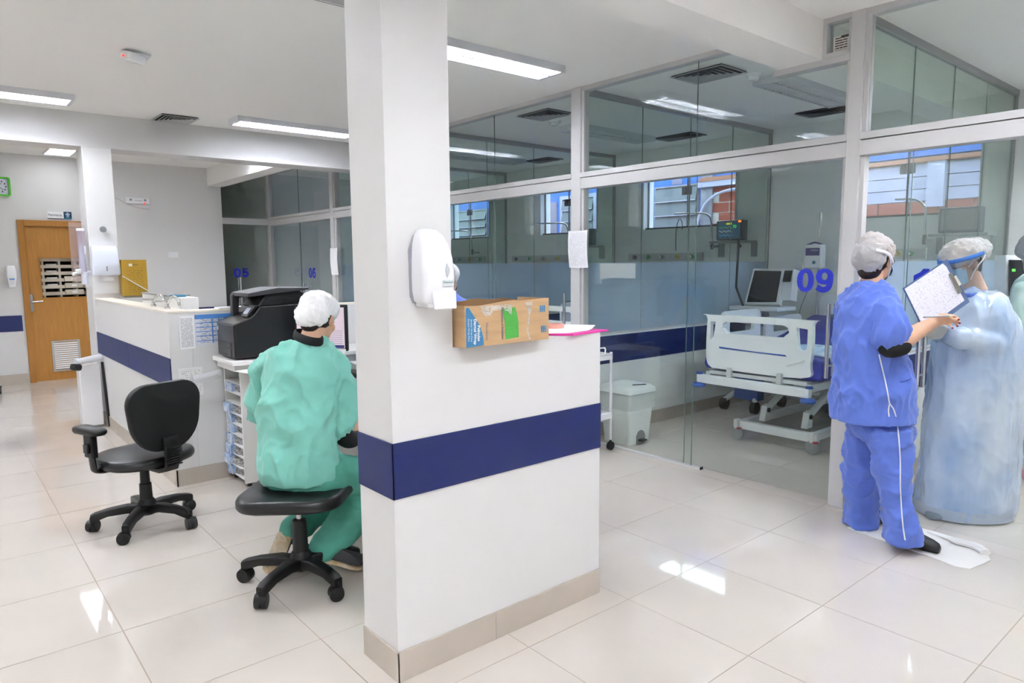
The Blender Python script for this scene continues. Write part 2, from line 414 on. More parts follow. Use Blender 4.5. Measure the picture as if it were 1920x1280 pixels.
B('skirting_tile', SKIRT, t, CWX-.009, 2.75, CW0-.009, CW0, 0, .115)

# ---- divider walls between rooms (solid below, glass above)
DIV = [1.88, 4.12, 6.38, 8.67]
for k, yc in enumerate(DIV):
    nm = ['rooms ten and nine', 'room nine and the next room', 'the second and third glazed rooms', 'the two farthest glazed rooms'][k]
    d = struct('wall_divider', 'white low wall with navy band and glass above between '+nm, (4.3, yc, 0))
    B('low_wall', ROOMWALL, d, 4.29, XB, yc-.05, yc+.05, 0, .885)
    B('band_panel', BLUEBAND, d, 4.295, XB-.002, yc-.058, yc-.05, .63, .872)
    for q in range(5): B('skirting_tile', SKIRT, d, 4.29+q*.6, min(4.29+q*.6+.597, XB), yc-.059, yc-.05, 0, .115)
    B('sill', ALU, d, 4.29, XB, yc-.052, yc+.052, .885, .90)
    zt = 2.69 if k == 0 and False else CZ
    B('head_rail', STEEL, d, 4.29, XB, yc-.02, yc+.02, zt-.045, zt)
    B('wall_channel', STEEL, d, XB-.025, XB, yc-.015, yc+.015, .9, zt-.045)
    for q in range(4):
        a = 4.30+q*.719; B('pane', GLASS2, d, a+.002, a+.714, yc-.004, yc+.004, .9, zt-.045)
        if q < 3: B('glass_edge', mat('glass_edge_green', '#6d827c', .2), d, a+.7155, a+.7185, yc-.004, yc+.004, .9, zt-.045)
    for q in range(4):
        a = 4.30+q*.719; B('frosted_film', FILM, d, a+.004, a+.713, yc-.0052, yc-.0042, .9, 1.505)
# ---- front glass partition
part = struct('glass_partition', 'white framed full-height glass partition in front of the patient rooms', (XG, 0, 0))
FX0, FX1 = 4.185, 4.285
MUL = [(-.55, -.45), (1.84, 1.92), (4.085, 4.19), (6.33, 6.43), (8.62, 8.72), (10.90, 11.0)]
for a, b in MUL:
    B('mullion', ALU, part, FX0, FX1, a, b, 0, CZ, bevel=.003)
    B('bead', ALU, part, FX0+.02, FX1-.02, a-.022, a, 0, CZ-.03); B('bead', ALU, part, FX0+.02, FX1-.02, b, b+.022, 0, CZ-.03)
bays = [(MUL[i][1]+.022, MUL[i+1][0]-.022) for i in range(5)]
for i, (a, b) in enumerate(bays):
    B('transom', ALU, part, FX0-.004, FX1, a-.022, b+.022, 2.205, 2.245, bevel=.002)
    B('transom', ALU, part, FX0+.002, FX1, a-.022, b+.022, 2.115, 2.20, bevel=.002)
    if i == 1:
        B('head_rail', ALU, part, FX0+.01, FX1-.01, 2.40, b+.022, CZ-.035, CZ); B('head_rail', ALU, part, FX0+.005, FX1-.01, a-.02, 2.40, 2.665, 2.70)
        ps = [(2.40, 2.985, CZ-.035), (2.99, b, CZ-.035), (a, 2.395, 2.665)]
        B('small_frame', ALU, part, FX0, FX1-.02, 2.06, 2.085, 2.70, CZ); B('small_frame', ALU, part, FX0, FX1-.02, 1.92, 2.06, CZ-.03, CZ); B('small_frame', ALU, part, FX0, FX1-.02, 1.92, 2.06, 2.70, 2.728)
        B('pane', GLASS, part, XG-.004, XG+.004, 1.92, 2.06, 2.728, CZ-.03)
    else:
        B('head_rail', ALU, part, FX0+.01, FX1-.01, a-.022, b+.022, CZ-.035, CZ)
        mid = (a+b)/2; ps = [(a, mid-.002, CZ-.035), (mid+.002, b, CZ-.035)]
    for y0_, y1_, zt in ps[:1]: B('glass_edge', mat('glass_edge_green', '#6d827c', .2), part, XG-.004, XG+.004, y1_+.0002, y1_+.0026, 2.245, zt)
    for y0_, y1_, zt in ps: B('pane', GLASS, part, XG-.004, XG+.004, y0_, y1_, 2.245, zt)
# lower fixed panes with floor channel
for a, b in [(2.975, bays[1][1]), (bays[2][0]+1.05, bays[2][1]), (bays[3][0]+1.05, bays[3][1]), (bays[4][0]+1.05, bays[4][1]), (bays[0][0], .62)]:
    B('pane', GLASS, part, XG-.004, XG+.004, a+.0025, b, .004, 2.115); B('glass_edge', mat('glass_edge_green', '#6d827c', .2), part, XG-.004, XG+.004, a-.0, a+.0022, .004, 2.115)
    B('floor_channel', ALU, part, XG-.018, XG+.018, a-.085, b, 0, .012)
    B('channel_stop', BLACK, part, XG-.016, XG+.016, a-.092, a-.085, 0, .02)
# notice stuck to the small upper pane
st = tag(MB().box(XG-.006, XG-.0045, 1.945, 2.038, 2.738, 2.822).build('glass_sticker', print_mat('sticker_print', '#e9dfd6', '#4a4a4a', 6, .62, 3.3, (1, 0, 2))), 'small printed sticker on the little pane by the ceiling beam', 'sticker')
B('sticker_header', mat('sticker_dark', '#4b4b49', .5), st, XG-.0068, XG-.006, 1.947, 1.995, 2.81, 2.823)
# sliding glass doors with number and pull handles
EDGE = mat('glass_edge_green', '#6d827c', .2)
def glass_door(name, label, y0_, y1_, hy, num, ny0, side=4.255):
    d = struct(name, label, (side, y0_, 0))
    B('glass_panel', GLASS, d, side-.004, side+.004, y0_+.0025, y1_-.0025, .008, 2.115)
    for ye in (y0_, y1_): B('glass_edge', EDGE, d, side-.004, side+.004, ye-.0012, ye+.0012, .008, 2.115)
    for s_ in (-1, 1):
        h = MB(); x = side+s_*.055
        h.tube([V(x, hy+s_*.004, .79), V(x, hy+s_*.004, 1.25)], .0125, 14)
        h.build('pull_handle', CHROME, d, smooth=True)
    k = MB()
    for z in (.865, 1.175): k.tube([V(side-.055, hy-.004, z), V(side+.055, hy+.004, z)], .008, 10)
    k.build('handle_standoff', CHROME, d, smooth=True)
    if num:
        number('number', num, BLUEINK, d, .145, lambda u, v, w: V(side-.0055-w, ny0-u, 1.317+v))
    return d
glass_door('door_1', 'sliding glass door numbered 09 in front of the bed', 1.945, 3.06, 1.99, '09', 2.222)
glass_door('door_2', 'sliding glass door numbered 10 behind the nurse in blue', .50, 1.575, 1.478, '10', 1.548)
glass_door('door_3', 'far sliding glass door numbered 06', bays[4][0], bays[4][0]+1.13, bays[4][0]+.95, '06', bays[4][0]+.86)
glass_door('door_4', 'sliding glass door of the third glazed room', bays[3][0], bays[3][0]+1.13, bays[3][0]+.08, '', 0)
glass_door('door_5', 'sliding glass door of the second glazed room', bays[2][0], bays[2][0]+1.13, bays[2][0]+.08, '', 0)
# glass front of room 05, facing the hall
d = struct('door_6', 'dark glass front numbered 05 at the end of the hall', (3.5, YB+.05, 0))
B('transom', ALU, d, 3.49, 4.2, YB, YB+.09, 2.13, 2.22); B('glass_panel', GLASS, d, 3.49, 4.185, YB+.046, YB+.054, .01, 2.13); B('pane', GLASS, d, 3.49, 4.185, YB+.046, YB+.054, 2.22, CZ)
for s_ in (-1, 1): MB().tube([V(3.72, YB+.05+s_*.05, .79), V(3.72, YB+.05+s_*.05, 1.32)], .013, 12).build('pull_handle', CHROME, d, smooth=True)
number('number', '05', BLUEINK, d, .145, lambda u, v, w: V(3.63+u, YB+.044-w, 1.317+v))

# ---- high windows in the rear wall
for k, (a, b) in enumerate(WIN):
    wn = struct('window_%d' % (k+1), ['high window with view of bricks behind the nurse and gowned person', 'high window with view of louvres and brick above the bed room', 'high window showing the blue wall behind the taped sheet', 'far high window beside the pillar'][k], (XB, a, WZ0))
    B('jamb', mat('window_white', '#f0f0f4', .4), wn, XB-.012, XB+.19, b-.12, b, WZ0, WZ1); B('jamb', ALU, wn, XB-.01, XB+.19, a, a+.03, WZ0, WZ1)
    B('head', ALU, wn, XB-.005, XB+.185, a+.03, b-.12, WZ1-.04, WZ1); B('sill', mat('dark_track', '#34363a', .5), wn, XB+.03, XB+.12, a+.03, b-.12, WZ0, WZ0+.02)
    m_ = (a+b)/2
    B('sash_gap', mat('dark_track', '#34363a', .5), wn, XB+.07, XB+.09, b-.135, b-.12, WZ0, WZ1-.04)
    B('pane', WGLASS, wn, XB+.075, XB+.083, a+.03, m_, WZ0+.02, WZ1-.04); B('pane', WGLASS, wn, XB+.06, XB+.068, m_-.04, b-.135, WZ0+.02, WZ1-.04)
    B('seam', mat('dark_track', '#34363a', .5), wn, XB+.056, XB+.07, m_-.012, m_, WZ0+.02, WZ1-.04)
    for ls in (-1, 1): B('latch', BLACK, wn, XB+.03, XB+.058, m_-.006+ls*.037-.03, m_-.006+ls*.037+.03, WZ0+.40, WZ0+.50, bevel=.006)

wn = struct('window_5', 'small bright window added in the end wall to reflect in the glass partition', (-1.6, YB, 1.4)); B('frame', ALU, wn, -1.80, -1.78, YB, YB+.16, 1.40, 1.98); B('frame', ALU, wn, -1.44, -1.42, YB, YB+.16, 1.40, 1.98); B('pane', WGLASS, wn, -1.78, -1.44, YB+.07, YB+.078, 1.40, 1.98)  # added unseen window, gives the glass partition a bright reflection
wn = struct('window_6', 'low bright window added in the side wall to reflect in the glass partition', (X0, 9.8, 1.0)); B('frame', ALU, wn, X0-.15, X0, 9.2, 9.22, 1.0, 1.48); B('frame', ALU, wn, X0-.15, X0, 10.33, 10.35, 1.0, 1.48); B('pane', WGLASS, wn, X0-.08, X0-.072, 9.22, 10.33, 1.0, 1.48)  # second unseen window, added for another bright patch mirrored in the glass
# =================================================================== LAMPS AND CEILING FITTINGS
TUBE = mat('lit_tube', '#ffffff', .4, emit='#f6f9ff', estr=LAMP)
TUBEOFF = mat('unlit_tube', '#e4e8e6', .4)
LOUV = mat('louvre_aluminium', '#e8ebee', .28, metal=.6)
HOUS = mat('lamp_housing', '#d9dbe0', .4)
def luminaire(lit, label, group, L=1.27, W=.27, H=.05, nb=13):
    t = thing('ceiling_lamp', label, 'ceiling lamp', (0, 0, 0), group)
    m = MB(); a, b = L/2, W/2
    m.box(-a, a, -b, b, -.008, 0).box(-a, a, -b, -b+.012, -H, -.008).box(-a, a, b-.012, b, -H, -.008)
    m.box(-a, -a+.03, -b+.012, b-.012, -H, -.008).box(a-.03, a, -b+.012, b-.012, -H, -.008).box(-a+.03, a-.03, -.009, .009, -H, -.008)
    m.build('housing', HOUS, t)
    for s in (-1, 1): MB().tube([V(-a+.04, s*.068, -.018), V(a-.04, s*.068, -.018)], .009, 10).build('tube', TUBE if lit else TUBEOFF, t, smooth=True)
    me = None; ztop = -.036 if lit else -.022
    for s in (-1, 1):
        for k in range(nb):
            x = -a+.075+k*(L-.15)/(nb-1)
            if me is None:
                o = MB().add([(-.002, -.056, -H+.002), (.002, -.056, -H+.002), (.002, .056, -H+.002), (-.002, .056, -H+.002), (-.006, -.056, ztop), (.006, -.056, ztop), (.006, .056, ztop), (-.006, .056, ztop)],
                             [(0, 3, 2, 1), (4, 5, 6, 7), (0, 1, 5, 4), (1, 2, 6, 5), (2, 3, 7, 6), (3, 0, 4, 7)]).build('louvre_blade', LOUV, t); me = o.data
            else:
                o = bpy.data.objects.new('louvre_blade', me); COL.objects.link(o); o.parent = t
            o.location = (x, s*.0665, 0)
    return t
lit0 = luminaire(True, 'x', 'lit fluorescent lamps on the hall ceiling')
spots = [(3.035, 3.87, 'lit fluorescent ceiling lamp right of the near pillar'), (.435, 3.87, 'lit fluorescent lamp above and behind the picture edge, nearer row'),
         (.435, 7.02, 'lit fluorescent ceiling lamp at the left picture edge'), (3.035, 7.02, 'lit fluorescent ceiling lamp left of the near pillar'),
         (.435, .7, 'lit fluorescent lamp over the camera'), (3.035, .7, 'lit fluorescent lamp above the nurse in blue, outside the picture'), (5.0, .45, 'added fluorescent lamp brightening the room of the gowned person, nearer the glass'), (6.4, .45, 'added fluorescent lamp brightening the room of the gowned person, nearer the rear wall'), (-1.4, -.4, 'added fluorescent lamp behind the camera brightening the pillar front, nearer the side wall'),  # gowned person's room pair and the side-wall lamp are added as fill
         (2.85, 8.75, 'added fluorescent lamp hidden behind the far beam to brighten the end wall'),(-1.0, 5.6, 'added fluorescent lamp left of the picture to brighten the counter wall'), (.6, -1.6, 'lit fluorescent lamp behind the camera')]  # lamps behind the beam and beyond the chair are added to brighten walls
for i, (x, y, lb) in enumerate(spots):
    o = lit0 if i == 0 else copy_tree(lit0)
    o.location = (x, y, CZ); o['label'] = lb
off0 = luminaire(False, 'x', 'unlit lamps in the glazed rooms', nb=20, H=.055)
for i, (x, y, lb) in enumerate([(5.72, 2.95, 'unlit louvred ceiling lamp over the bed room'), (5.85, 5.27, 'unlit louvred lamp in the second glazed room'),
                                (5.85, 7.5, 'unlit louvred lamp in the third glazed room'), (5.85, 9.8, 'unlit louvred lamp in the farthest glazed room')]):
    o = off0 if i == 0 else copy_tree(off0)
    o.location = (x, y, CZ); o['label'] = lb
pl = thing('panel_lamp', 'small square lit panel lamp near the wooden door', 'ceiling lamp', (1.4, 10.35, CZ))
B('frame', HOUS, pl, 1.25, 1.55, 9.35, 9.365, CZ-.02, CZ)
for a in ((1.25, 1.265, 9.365, 10.6), (1.535, 1.55, 9.365, 10.6), (1.25, 1.55, 10.6, 10.615)): B('frame', HOUS, pl, a[0], a[1], a[2], a[3], CZ-.02, CZ)
B('diffuser', mat('panel_light', '#ffffff', .4, emit='#f4f9ff', estr=9), pl, 1.266, 1.534, 9.366, 10.599, CZ-.012, CZ)
def vent(label, x0, x1, y0, y1, dark=False):
    t = thing('air_vent', label, 'air vent', ((x0+x1)/2, (y0+y1)/2, CZ)); cx, cy = (x0+x1)/2, (y0+y1)/2
    mm = mat('vent_dark', '#55575a', .5, metal=.3) if dark else mat('vent_metal', '#b9b9b8', .4, metal=.4)
    B('backing', mat('vent_black', '#1d1d1e', .9), t, x0+.01, x1-.01, y0+.01, y1-.01, CZ-.006, CZ)
    n = 5; hx, hy = (x1-x0)/2, (y1-y0)/2
    for k in range(n):
        f0 = 1-k*.19; f1 = f0-.15; m = MB(); z0, z1 = CZ-.016, CZ-.008+(.0 if k == 0 else -.001)
        if k == 0: f1 = .93
        a = [(cx+sx*hx*f0, cy+sy*hy*f0, CZ-.018 if k else CZ-.012) for sx, sy in ((-1, -1), (1, -1), (1, 1), (-1, 1))]
        b = [(cx+sx*hx*f1, cy+sy*hy*f1, CZ-.007 if k else CZ-.014) for sx, sy in ((-1, -1), (1, -1), (1, 1), (-1, 1))]
        a2 = [(p[0], p[1], p[2]+.002) for p in a]; b2 = [(p[0], p[1], p[2]+.002) for p in b]
        m.loft([a, b, b2, a2, a], cap=False)
        m.build('frame' if k == 0 else 'blade', mm, t)
vent('square metal air vent on the ceiling left of the near pillar', 1.81, 2.15, 7.22, 7.60)
vent('metal air vent cut by the top edge of the picture beside the near pillar', 1.60, 1.95, 3.24, 3.655)
vent('square air vent on the ceiling behind the glass above the bed room', 4.50, 4.85, 2.98, 3.44)
vent('square air vent behind the glass in the second room', 4.51, 4.86, 4.82, 5.27)
vent('dark return grille near the rear wall of the bed room', 6.55, 6.86, 3.05, 3.52, True)
vent('dark return grille in the second glazed room', 6.55, 6.86, 4.70, 5.25, True)
vent('dark return grille in the third glazed room', 6.55, 6.86, 7.0, 7.5, True)
for x, y, lb in ((4.96, 3.0, 'round white smoke detector behind the glass above the bed room'), (4.98, 5.22, 'round white smoke detector in the second glazed room')):
    t = thing('smoke_detector', lb, 'smoke detector', (x, y, CZ)); MB().lathe([(.055, -.02), (.06, -.018), (.062, 0)], (x, y, CZ)).build('base', PLAST, t, smooth=True)
    MB().lathe([(.012, -.05), (.035, -.046), (.042, -.034), (.044, -.02)], (x, y, CZ)).build('sensor_dome', PLAST, t, smooth=True)
t = thing('ceiling_sensor', 'small white ceiling sensor with red light hanging in the hall', 'sensor', (1.2, 5.4, CZ))
B('base', PLAST, t, 1.13, 1.29, 5.30, 5.45, CZ-.012, CZ, bevel=.003)
MB().obox((1.17, 5.27, CZ-.045), (.13, .12, .06), Euler((.25, .1, .3)).to_matrix()).build('body', PLAST, t, bevel=.02, seg=3)
MB().sphere((1.105, 5.24, CZ-.05), .006).build('indicator_light', mat('red_led', '#ff3020', .4, emit='#ff2015', estr=3), t)
# =================================================================== END WALL FITTINGS
WOOD = mat('honey_wood', '#b57f38', .4, var=.09, vscale=5, stretch=(9, 9, .7)); WOOD2 = mat('door_frame_wood', '#ad7731', .42, var=.06, vscale=5, stretch=(8, 8, .8))
d = struct('door_7', 'honey coloured wooden door with pass-through window and vent grille', (DX0, YB, 0))
for n_, a in (('frame_jamb', (DX0, DX0+.07, 0, 2.105)), ('frame_jamb', (DX1-.07, DX1, 0, 2.105)), ('frame_head', (DX0+.07, DX1-.07, 2.03, 2.105))):
    B(n_, WOOD2, d, a[0], a[1], YB-.03, YB+.12, a[2], a[3], bevel=.004)
lf = MB(); wall_with_holes(lf, 1, YB+.01, YB+.05, DX0+.073, DX1-.073, .006, 2.027, [(1.16, 1.66, 1.105, 1.62)])
lf.build('door_leaf', WOOD, d)
for a in ((1.145, 1.16, 1.09, 1.635), (1.66, 1.675, 1.09, 1.635), (1.16, 1.66, 1.09, 1.105), (1.16, 1.66, 1.62, 1.635)): B('window_bead', WOOD2, d, a[0], a[1], YB-.004, YB+.056, a[2], a[3])
hp = MB().box(1.010, 1.052, YB-.001, YB+.01, .93, 1.15).build('handle_plate', STEEL, d, bevel=.008)
MB().tube(spline([V(1.03, YB+.01, 1.055), V(1.03, YB-.05, 1.055), V(1.06, YB-.055, 1.055), V(1.15, YB-.05, 1.06)], 5), .011, 10).build('door_handle', CHROME, hp, smooth=True)
gr = MB()
for a in ((1.21, 1.53, .12, .14), (1.21, 1.53, .51, .53), (1.21, 1.235, .14, .51), (1.505, 1.53, .14, .51)): gr.box(a[0], a[1], YB-.008, YB+.012, a[2], a[3])
gf = gr.build('vent_frame', mat('grille_grey', '#b5b5b3', .5), d)
for k in range(13):
    z = .152+k*.0275; MB().hexa([(1.235, YB-.006, z), (1.505, YB-.006, z), (1.505, YB+.004, z+.012), (1.235, YB+.004, z+.012), (1.235, YB-.006, z+.004), (1.505, YB-.006, z+.004), (1.505, YB+.004, z+.018), (1.235, YB+.004, z+.018)]).build('grille_slat', mat('grille_white', '#f2f2f0', .4), gf)
# pigeonhole unit behind the door window
BEIGE = mat('beige_plastic', '#c9c1b0', .5)
t = thing('pigeonhole_unit', 'beige pigeonhole drawer unit seen through the door window', 'drawer unit', (1.4, YB+.3, 1.0))
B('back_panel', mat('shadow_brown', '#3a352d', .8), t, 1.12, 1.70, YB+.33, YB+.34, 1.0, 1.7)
for x in (1.145, 1.18, 1.365, 1.55, 1.69): B('divider_board', BEIGE, t, x, x+.026, YB+.10, YB+.33, 1.0, 1.7)
for k in range(7): B('shelf_board', BEIGE, t, 1.11, 1.72, YB+.09, YB+.33, 1.577-k*.0895, 1.62-k*.0895)
for k in range(3):
    z_ = 1.13+k*.0895; dr = B('drawer', BEIGE, t, 1.42, 1.64, YB+.058, YB+.10, z_, z_+.07, bevel=.012); B('label_holder', PLAST, dr, 1.50, 1.56, YB+.053, YB+.057, z_+.025, z_+.05)
for k in range(4): tag(B('paper_stack', PAPER, None, 1.23, 1.35, YB+.12, YB+.30, 1.531-k*.0895-.0, 1.546-k*.0895), 'loose papers in the pigeonhole, level %s from above' % ['one', 'two', 'three', 'four'][k], 'papers')
tag(B('wall_store', ROOMWALL, None, .6, 2.2, YB+.5, YB+.6, 0, CZ), 'wall of the room behind the wooden door', kind='structure')
# sign over the door
t = thing('door_sign', 'small white and blue name sign above the wooden door', 'sign', (1.28, YB, 2.13))
B('plate', PAPER, t, 1.282, 1.46, YB-.012, YB, 2.13, 2.222); B('blue_plate', mat('petrol_blue', '#123f5e', .35), t, 1.46, 1.55, YB-.013, YB, 2.13, 2.225)
B('underline', mat('slate_line', '#4a5560', .5), t, 1.282, 1.46, YB-.0135, YB-.012, 2.13, 2.138); B('cyan_line', mat('cyan_line', '#2a8bb5', .5), t, 1.46, 1.55, YB-.0145, YB-.013, 2.13, 2.14)
text('lettering', 'Farmácia', mat('grey_ink', '#4d4d55', .5), t, .042, lambda u, v, w: V(1.29+u, YB-.0125-w, 2.165+v))
e = MB()
for k in range(4):
    a = k*PI/2; e.sphere((1.505+.014*math.cos(a), YB-.0145, 2.19+.014*math.sin(a)), (.012, .0015, .012), 10, 6)
e.box(1.485, 1.525, YB-.0155, YB-.013, 2.152, 2.162); e.build('emblem', mat('emblem_pale', '#a8bccb', .5), t)
# clock
GREEN = mat('green_plastic', '#4fbf2c', .35)
t = thing('wall_clock', 'square wall clock with bright green frame at the left edge', 'clock', (.79, YB, 2.5))
fn = lambda u, v, w: V(.79+u, YB-w, 2.51+v)
MB().plate(rounded(.245, .235, .03), [rounded(.205, .195, .015)], .04, fn).build('frame', GREEN, t)
MB().prism(rounded(.206, .196, .015), .015, fn).build('dial', mat('clock_dial', '#dcdcec', .4), t)
nm = MB()
for k in range(12):
    a = k*PI/6; nm.box(.79+.075*math.sin(a)-.006, .79+.075*math.sin(a)+.006, YB-.0165, YB-.0145, 2.51+.072*math.cos(a)-.009, 2.51+.072*math.cos(a)+.009)
nm.build('hour_marks', BLACK, t)
for a, l in ((.6, .05), (2.3, .065)):
    MB().tube([fn(0, 0, .018), fn(l*math.sin(a), l*math.cos(a), .018)], .003, 6).build('clock_hand', BLACK, t)
# soap dispenser on end wall
def soap2(x0, x1, z0, z1, y, label):
    t = thing('soap_dispenser', label, 'soap dispenser', ((x0+x1)/2, y, z0)); xc = (x0+x1)/2; w_ = (x1-x0)
    R = []
    for q, (f_, dp) in enumerate(((.62, .05), (.8, .07), (.92, .085), (1, .09), (1, .085), (.97, .07), (.85, .045))):
        z = z0+(z1-z0)*q/6; R.append([V(xc+u, y-max(0, v+dp/2), z) for u, v in rounded(w_*f_, dp, .02, 4)])
    MB().loft(R).build('body', PLAST, t, smooth=True)
    B('spout', PLAST, t, xc-w_*.3, xc+w_*.3, y-.06, y, z0-.012, z0+.02, bevel=.004); B('brand_mark', mat('logo_blue', '#3b86c8', .4), t, xc-.028, xc+.028, y-.0915, y-.089, z0+.085, z0+.10)
soap2(.786, .893, 1.262, 1.525, YB, 'white soap dispenser with blue mark left of the wooden door')
# emergency light with red led, cable, light switch
t = thing('emergency_light', 'white emergency light bar with red indicator on the end wall', 'light', (2.35, YB, 2.4))
B('body', PLAST, t, 2.195, 2.50, YB-.045, YB, 2.368, 2.452, bevel=.006)
for x in (2.26, 2.44): MB().cyl((x, YB-.05, 2.42), (x, YB-.044, 2.42), .016).build('lens', RUBBER, t, smooth=True)
B('lamp_strip', RUBBER, t, 2.31, 2.40, YB-.048, YB-.045, 2.408, 2.413); MB().sphere((2.43, YB-.046, 2.376), .01).build('indicator_light', mat('red_led', '#ff3020'), t)
MB().tube(spline([V(2.5, YB-.004, 2.30), V(2.3, YB-.004, 2.33), V(2.1, YB-.004, 2.43), V(1.95, YB-.004, 2.46)], 6), .005, 6).build('cable', mat('cable_grey', '#c9c8c4', .5), t, smooth=True)
t = thing('light_switch', 'white light switch plate on the far wall', 'switch', (2.77, YB, 1.62)); B('plate', PLAST, t, 2.705, 2.842, YB-.01, YB, 1.622, 1.705, bevel=.003)
for x in (2.74, 2.805): B('rocker', PLAST, t, x-.02, x+.02, YB-.014, YB-.01, 1.64, 1.69)
# cart at the left edge
t = thing('cart', 'white cart corner with black caster at the left picture edge', 'cart', (.4, 10.4, 0))
for x, y in ((.22, 10.2), (.575, 10.2), (.22, 10.7), (.575, 10.7)):
    MB().cyl((x, y, .09), (x, y, .85), .012).build('leg', PLAST, t, smooth=True); MB().cyl((x-.015, y, .042), (x+.015, y, .042), .042, n=20).build('caster', BLACK, t, smooth=True); B('fork', BLACK, t, x-.02, x+.02, y-.012, y+.012, .07, .1)
for z in (.25, .82): B('shelf', PLAST, t, .2, .595, 10.18, 10.72, z, z+.025, bevel=.004)
# =================================================================== FAR PILLAR FITTINGS AND SINK
t = thing('towel_dispenser', 'white paper towel dispenser on the far pillar', 'towel dispenser', (1.32, 7.62, 1.4))
R = []
for z, dp, w_ in ((1.425, .10, .235), (1.45, .115, .24), (1.55, .105, .23), (1.66, .085, .222), (1.70, .06, .215)):
    R.append([V(1.322+u, 7.622-max(0, v+dp/2), z) for u, v in rounded(w_, dp, .02, 4)])
MB().loft(R).build('cover', mat('bluish_plastic', '#e2e7f3', .25), t, smooth=True)
B('key_slot', RUBBER, t, 1.317, 1.327, 7.508, 7.518, 1.465, 1.51)
p_ = [[V(1.26+.12*u, 7.53+.03*math.sin(u*3)+.02*k, 1.425-.055*k-.02*u*(1-k)) for u in [i/8 for i in range(9)]] for k in (0, 1)]
pm = MB().loft([p_[0], p_[1], [q+V(0, .003, 0) for q in p_[1]], [q+V(0, .003, 0) for q in p_[0]]], cap=False, closed=False); pm.build('paper_towel', PAPER, t, smooth=True)
B('back_plate', PLAST, t, 1.215, 1.43, 7.61, 7.622, 1.25, 1.425)
t = thing('coat_hook', 'small chrome knob on the far pillar above the towel dispenser', 'hook', (1.31, 7.62, 1.86))
kb = onY(193, 430, 7.60); MB().cyl((kb.x, 7.622, kb.z), (kb.x+.0, 7.59, kb.z), .012).build('stem', CHROME, t, smooth=True); MB().cyl((kb.x, 7.59, kb.z), (kb.x, 7.575, kb.z), .03, .026).build('head', STEEL, t, smooth=True)
t = thing('cup_dispenser', 'clear tube cup dispenser on a white bracket beside the far pillar', 'cup dispenser', (1.13, 7.65, 1.3))
CLEAR = film_mat('clear_acrylic', '#c9bfd0', .45)
MB().cyl((1.145, 7.62, 1.46), (1.145, 7.62, 1.84), .032).build('tube', CLEAR, t, smooth=True); MB().cyl((1.145, 7.62, 1.84), (1.145, 7.62, 1.865), .036).build('lid', PLAST, t, smooth=True)
MB().cyl((1.15, 7.62, 1.34), (1.15, 7.62, 1.70), .026, .03).build('cup_stack', mat('cup_white', '#dfe3ee', .35), t, smooth=True)
B('back_sheet', film_mat('pinkish_acrylic', '#c9b3b0', .35), t, 1.06, 1.16, 7.67, 7.676, 1.36, 1.92)
MB().tube(spline([V(1.21, 7.64, 1.455), V(1.12, 7.60, 1.455), V(1.05, 7.56, 1.44)], 5), .016, 10).build('bracket', PLAST, t, smooth=True); MB().sphere((1.10, 7.58, 1.472), (.03, .03, .015)).build('clamp', PLAST, t, smooth=True)
B('bracket_plate', PLAST, t, 1.155, 1.205, 7.63, 7.66, 1.31, 1.46)
t = thing('sharps_box', 'ochre yellow cardboard sharps box standing on the counter wall', 'box', (1.55, 7.5, 1.2))
OCH = mat('ochre_card', '#b8912a', .6, var=.04)
B('body', OCH, t, 1.445, 1.66, 7.50, 7.62, 1.225, 1.57); B('base_flap', mat('kraft_dark', '#8b8069', .7), t, 1.45, 1.63, 7.502, 7.61, 1.2072, 1.225)
B('print', print_mat('ochre_print', '#b8912a', '#9a7a22', 13, .5, 1.7, (0, 0, 2)), t, 1.47, 1.64, 7.4985, 7.5, 1.235, 1.50)
B('slot', mat('slot_orange', '#a07a14', .6), t, 1.53, 1.585, 7.4982, 7.5, 1.515, 1.53); B('slot_label', PAPER, t, 1.505, 1.535, 7.4978, 7.4985, 1.508, 1.532)
MB().tube([V(1.444, 7.495, 1.415), V(1.661, 7.495, 1.265)], .005, 6).build('strap', PAPER, t)
t = thing('sink_splashback', 'white block with steel tray behind the taps on the counter', 'splashback', (1.43, 5.4, 1.2))
B('block', LAMI, t, 1.37, 1.485, 5.25, 6.4, .3, 1.285, bevel=.002); B('tray', STEEL, t, 1.34, 1.50, 5.5, 6.3, 1.286, 1.297); B('cloth', mat('teal_cloth', '#3f7fa0', .7), t, 1.36, 1.44, 5.38, 5.5, 1.286, 1.30, bevel=.004)
t2 = thing('under_sink_cabinet', 'white sink cabinet behind the counter wall', 'cabinet', (1.8, 6, 0)); B('body', LAMI, t2, 1.49, 2.1, 5.2, 7.5, 0, .85); B('worktop', STEEL, t2, 1.49, 2.12, 5.18, 7.52, .85, .88)
for i, (px, py) in enumerate(((288, 571), (314, 577))):
    p0 = onX(px, py, 1.30); p0.z = CWZ+.012; t = thing('tap', ['chrome swan-neck tap farther from the printer', 'chrome swan-neck tap nearer the printer'][i], 'tap', p0)
    MB().lathe([(.02, 0), (.02, .012), (.013, .018), (.012, .05)], p0, 14).build('base', CHROME, t, smooth=True)
    q = V(.03, -.19, 0)
    MB().tube(spline([p0+V(0, 0, .03), p0+q*.25+V(0, 0, .07), p0+q*.6+V(0, 0, .09), p0+q*.9+V(0, 0, .07), p0+q+V(0, 0, .03)], 6), .010, 10).build('spout', CHROME, t, smooth=True)
    MB().tube([p0+V(0, 0, .05), p0+V(-.06, .05, .055)], .008, 8).build('lever', CHROME, t, smooth=True)
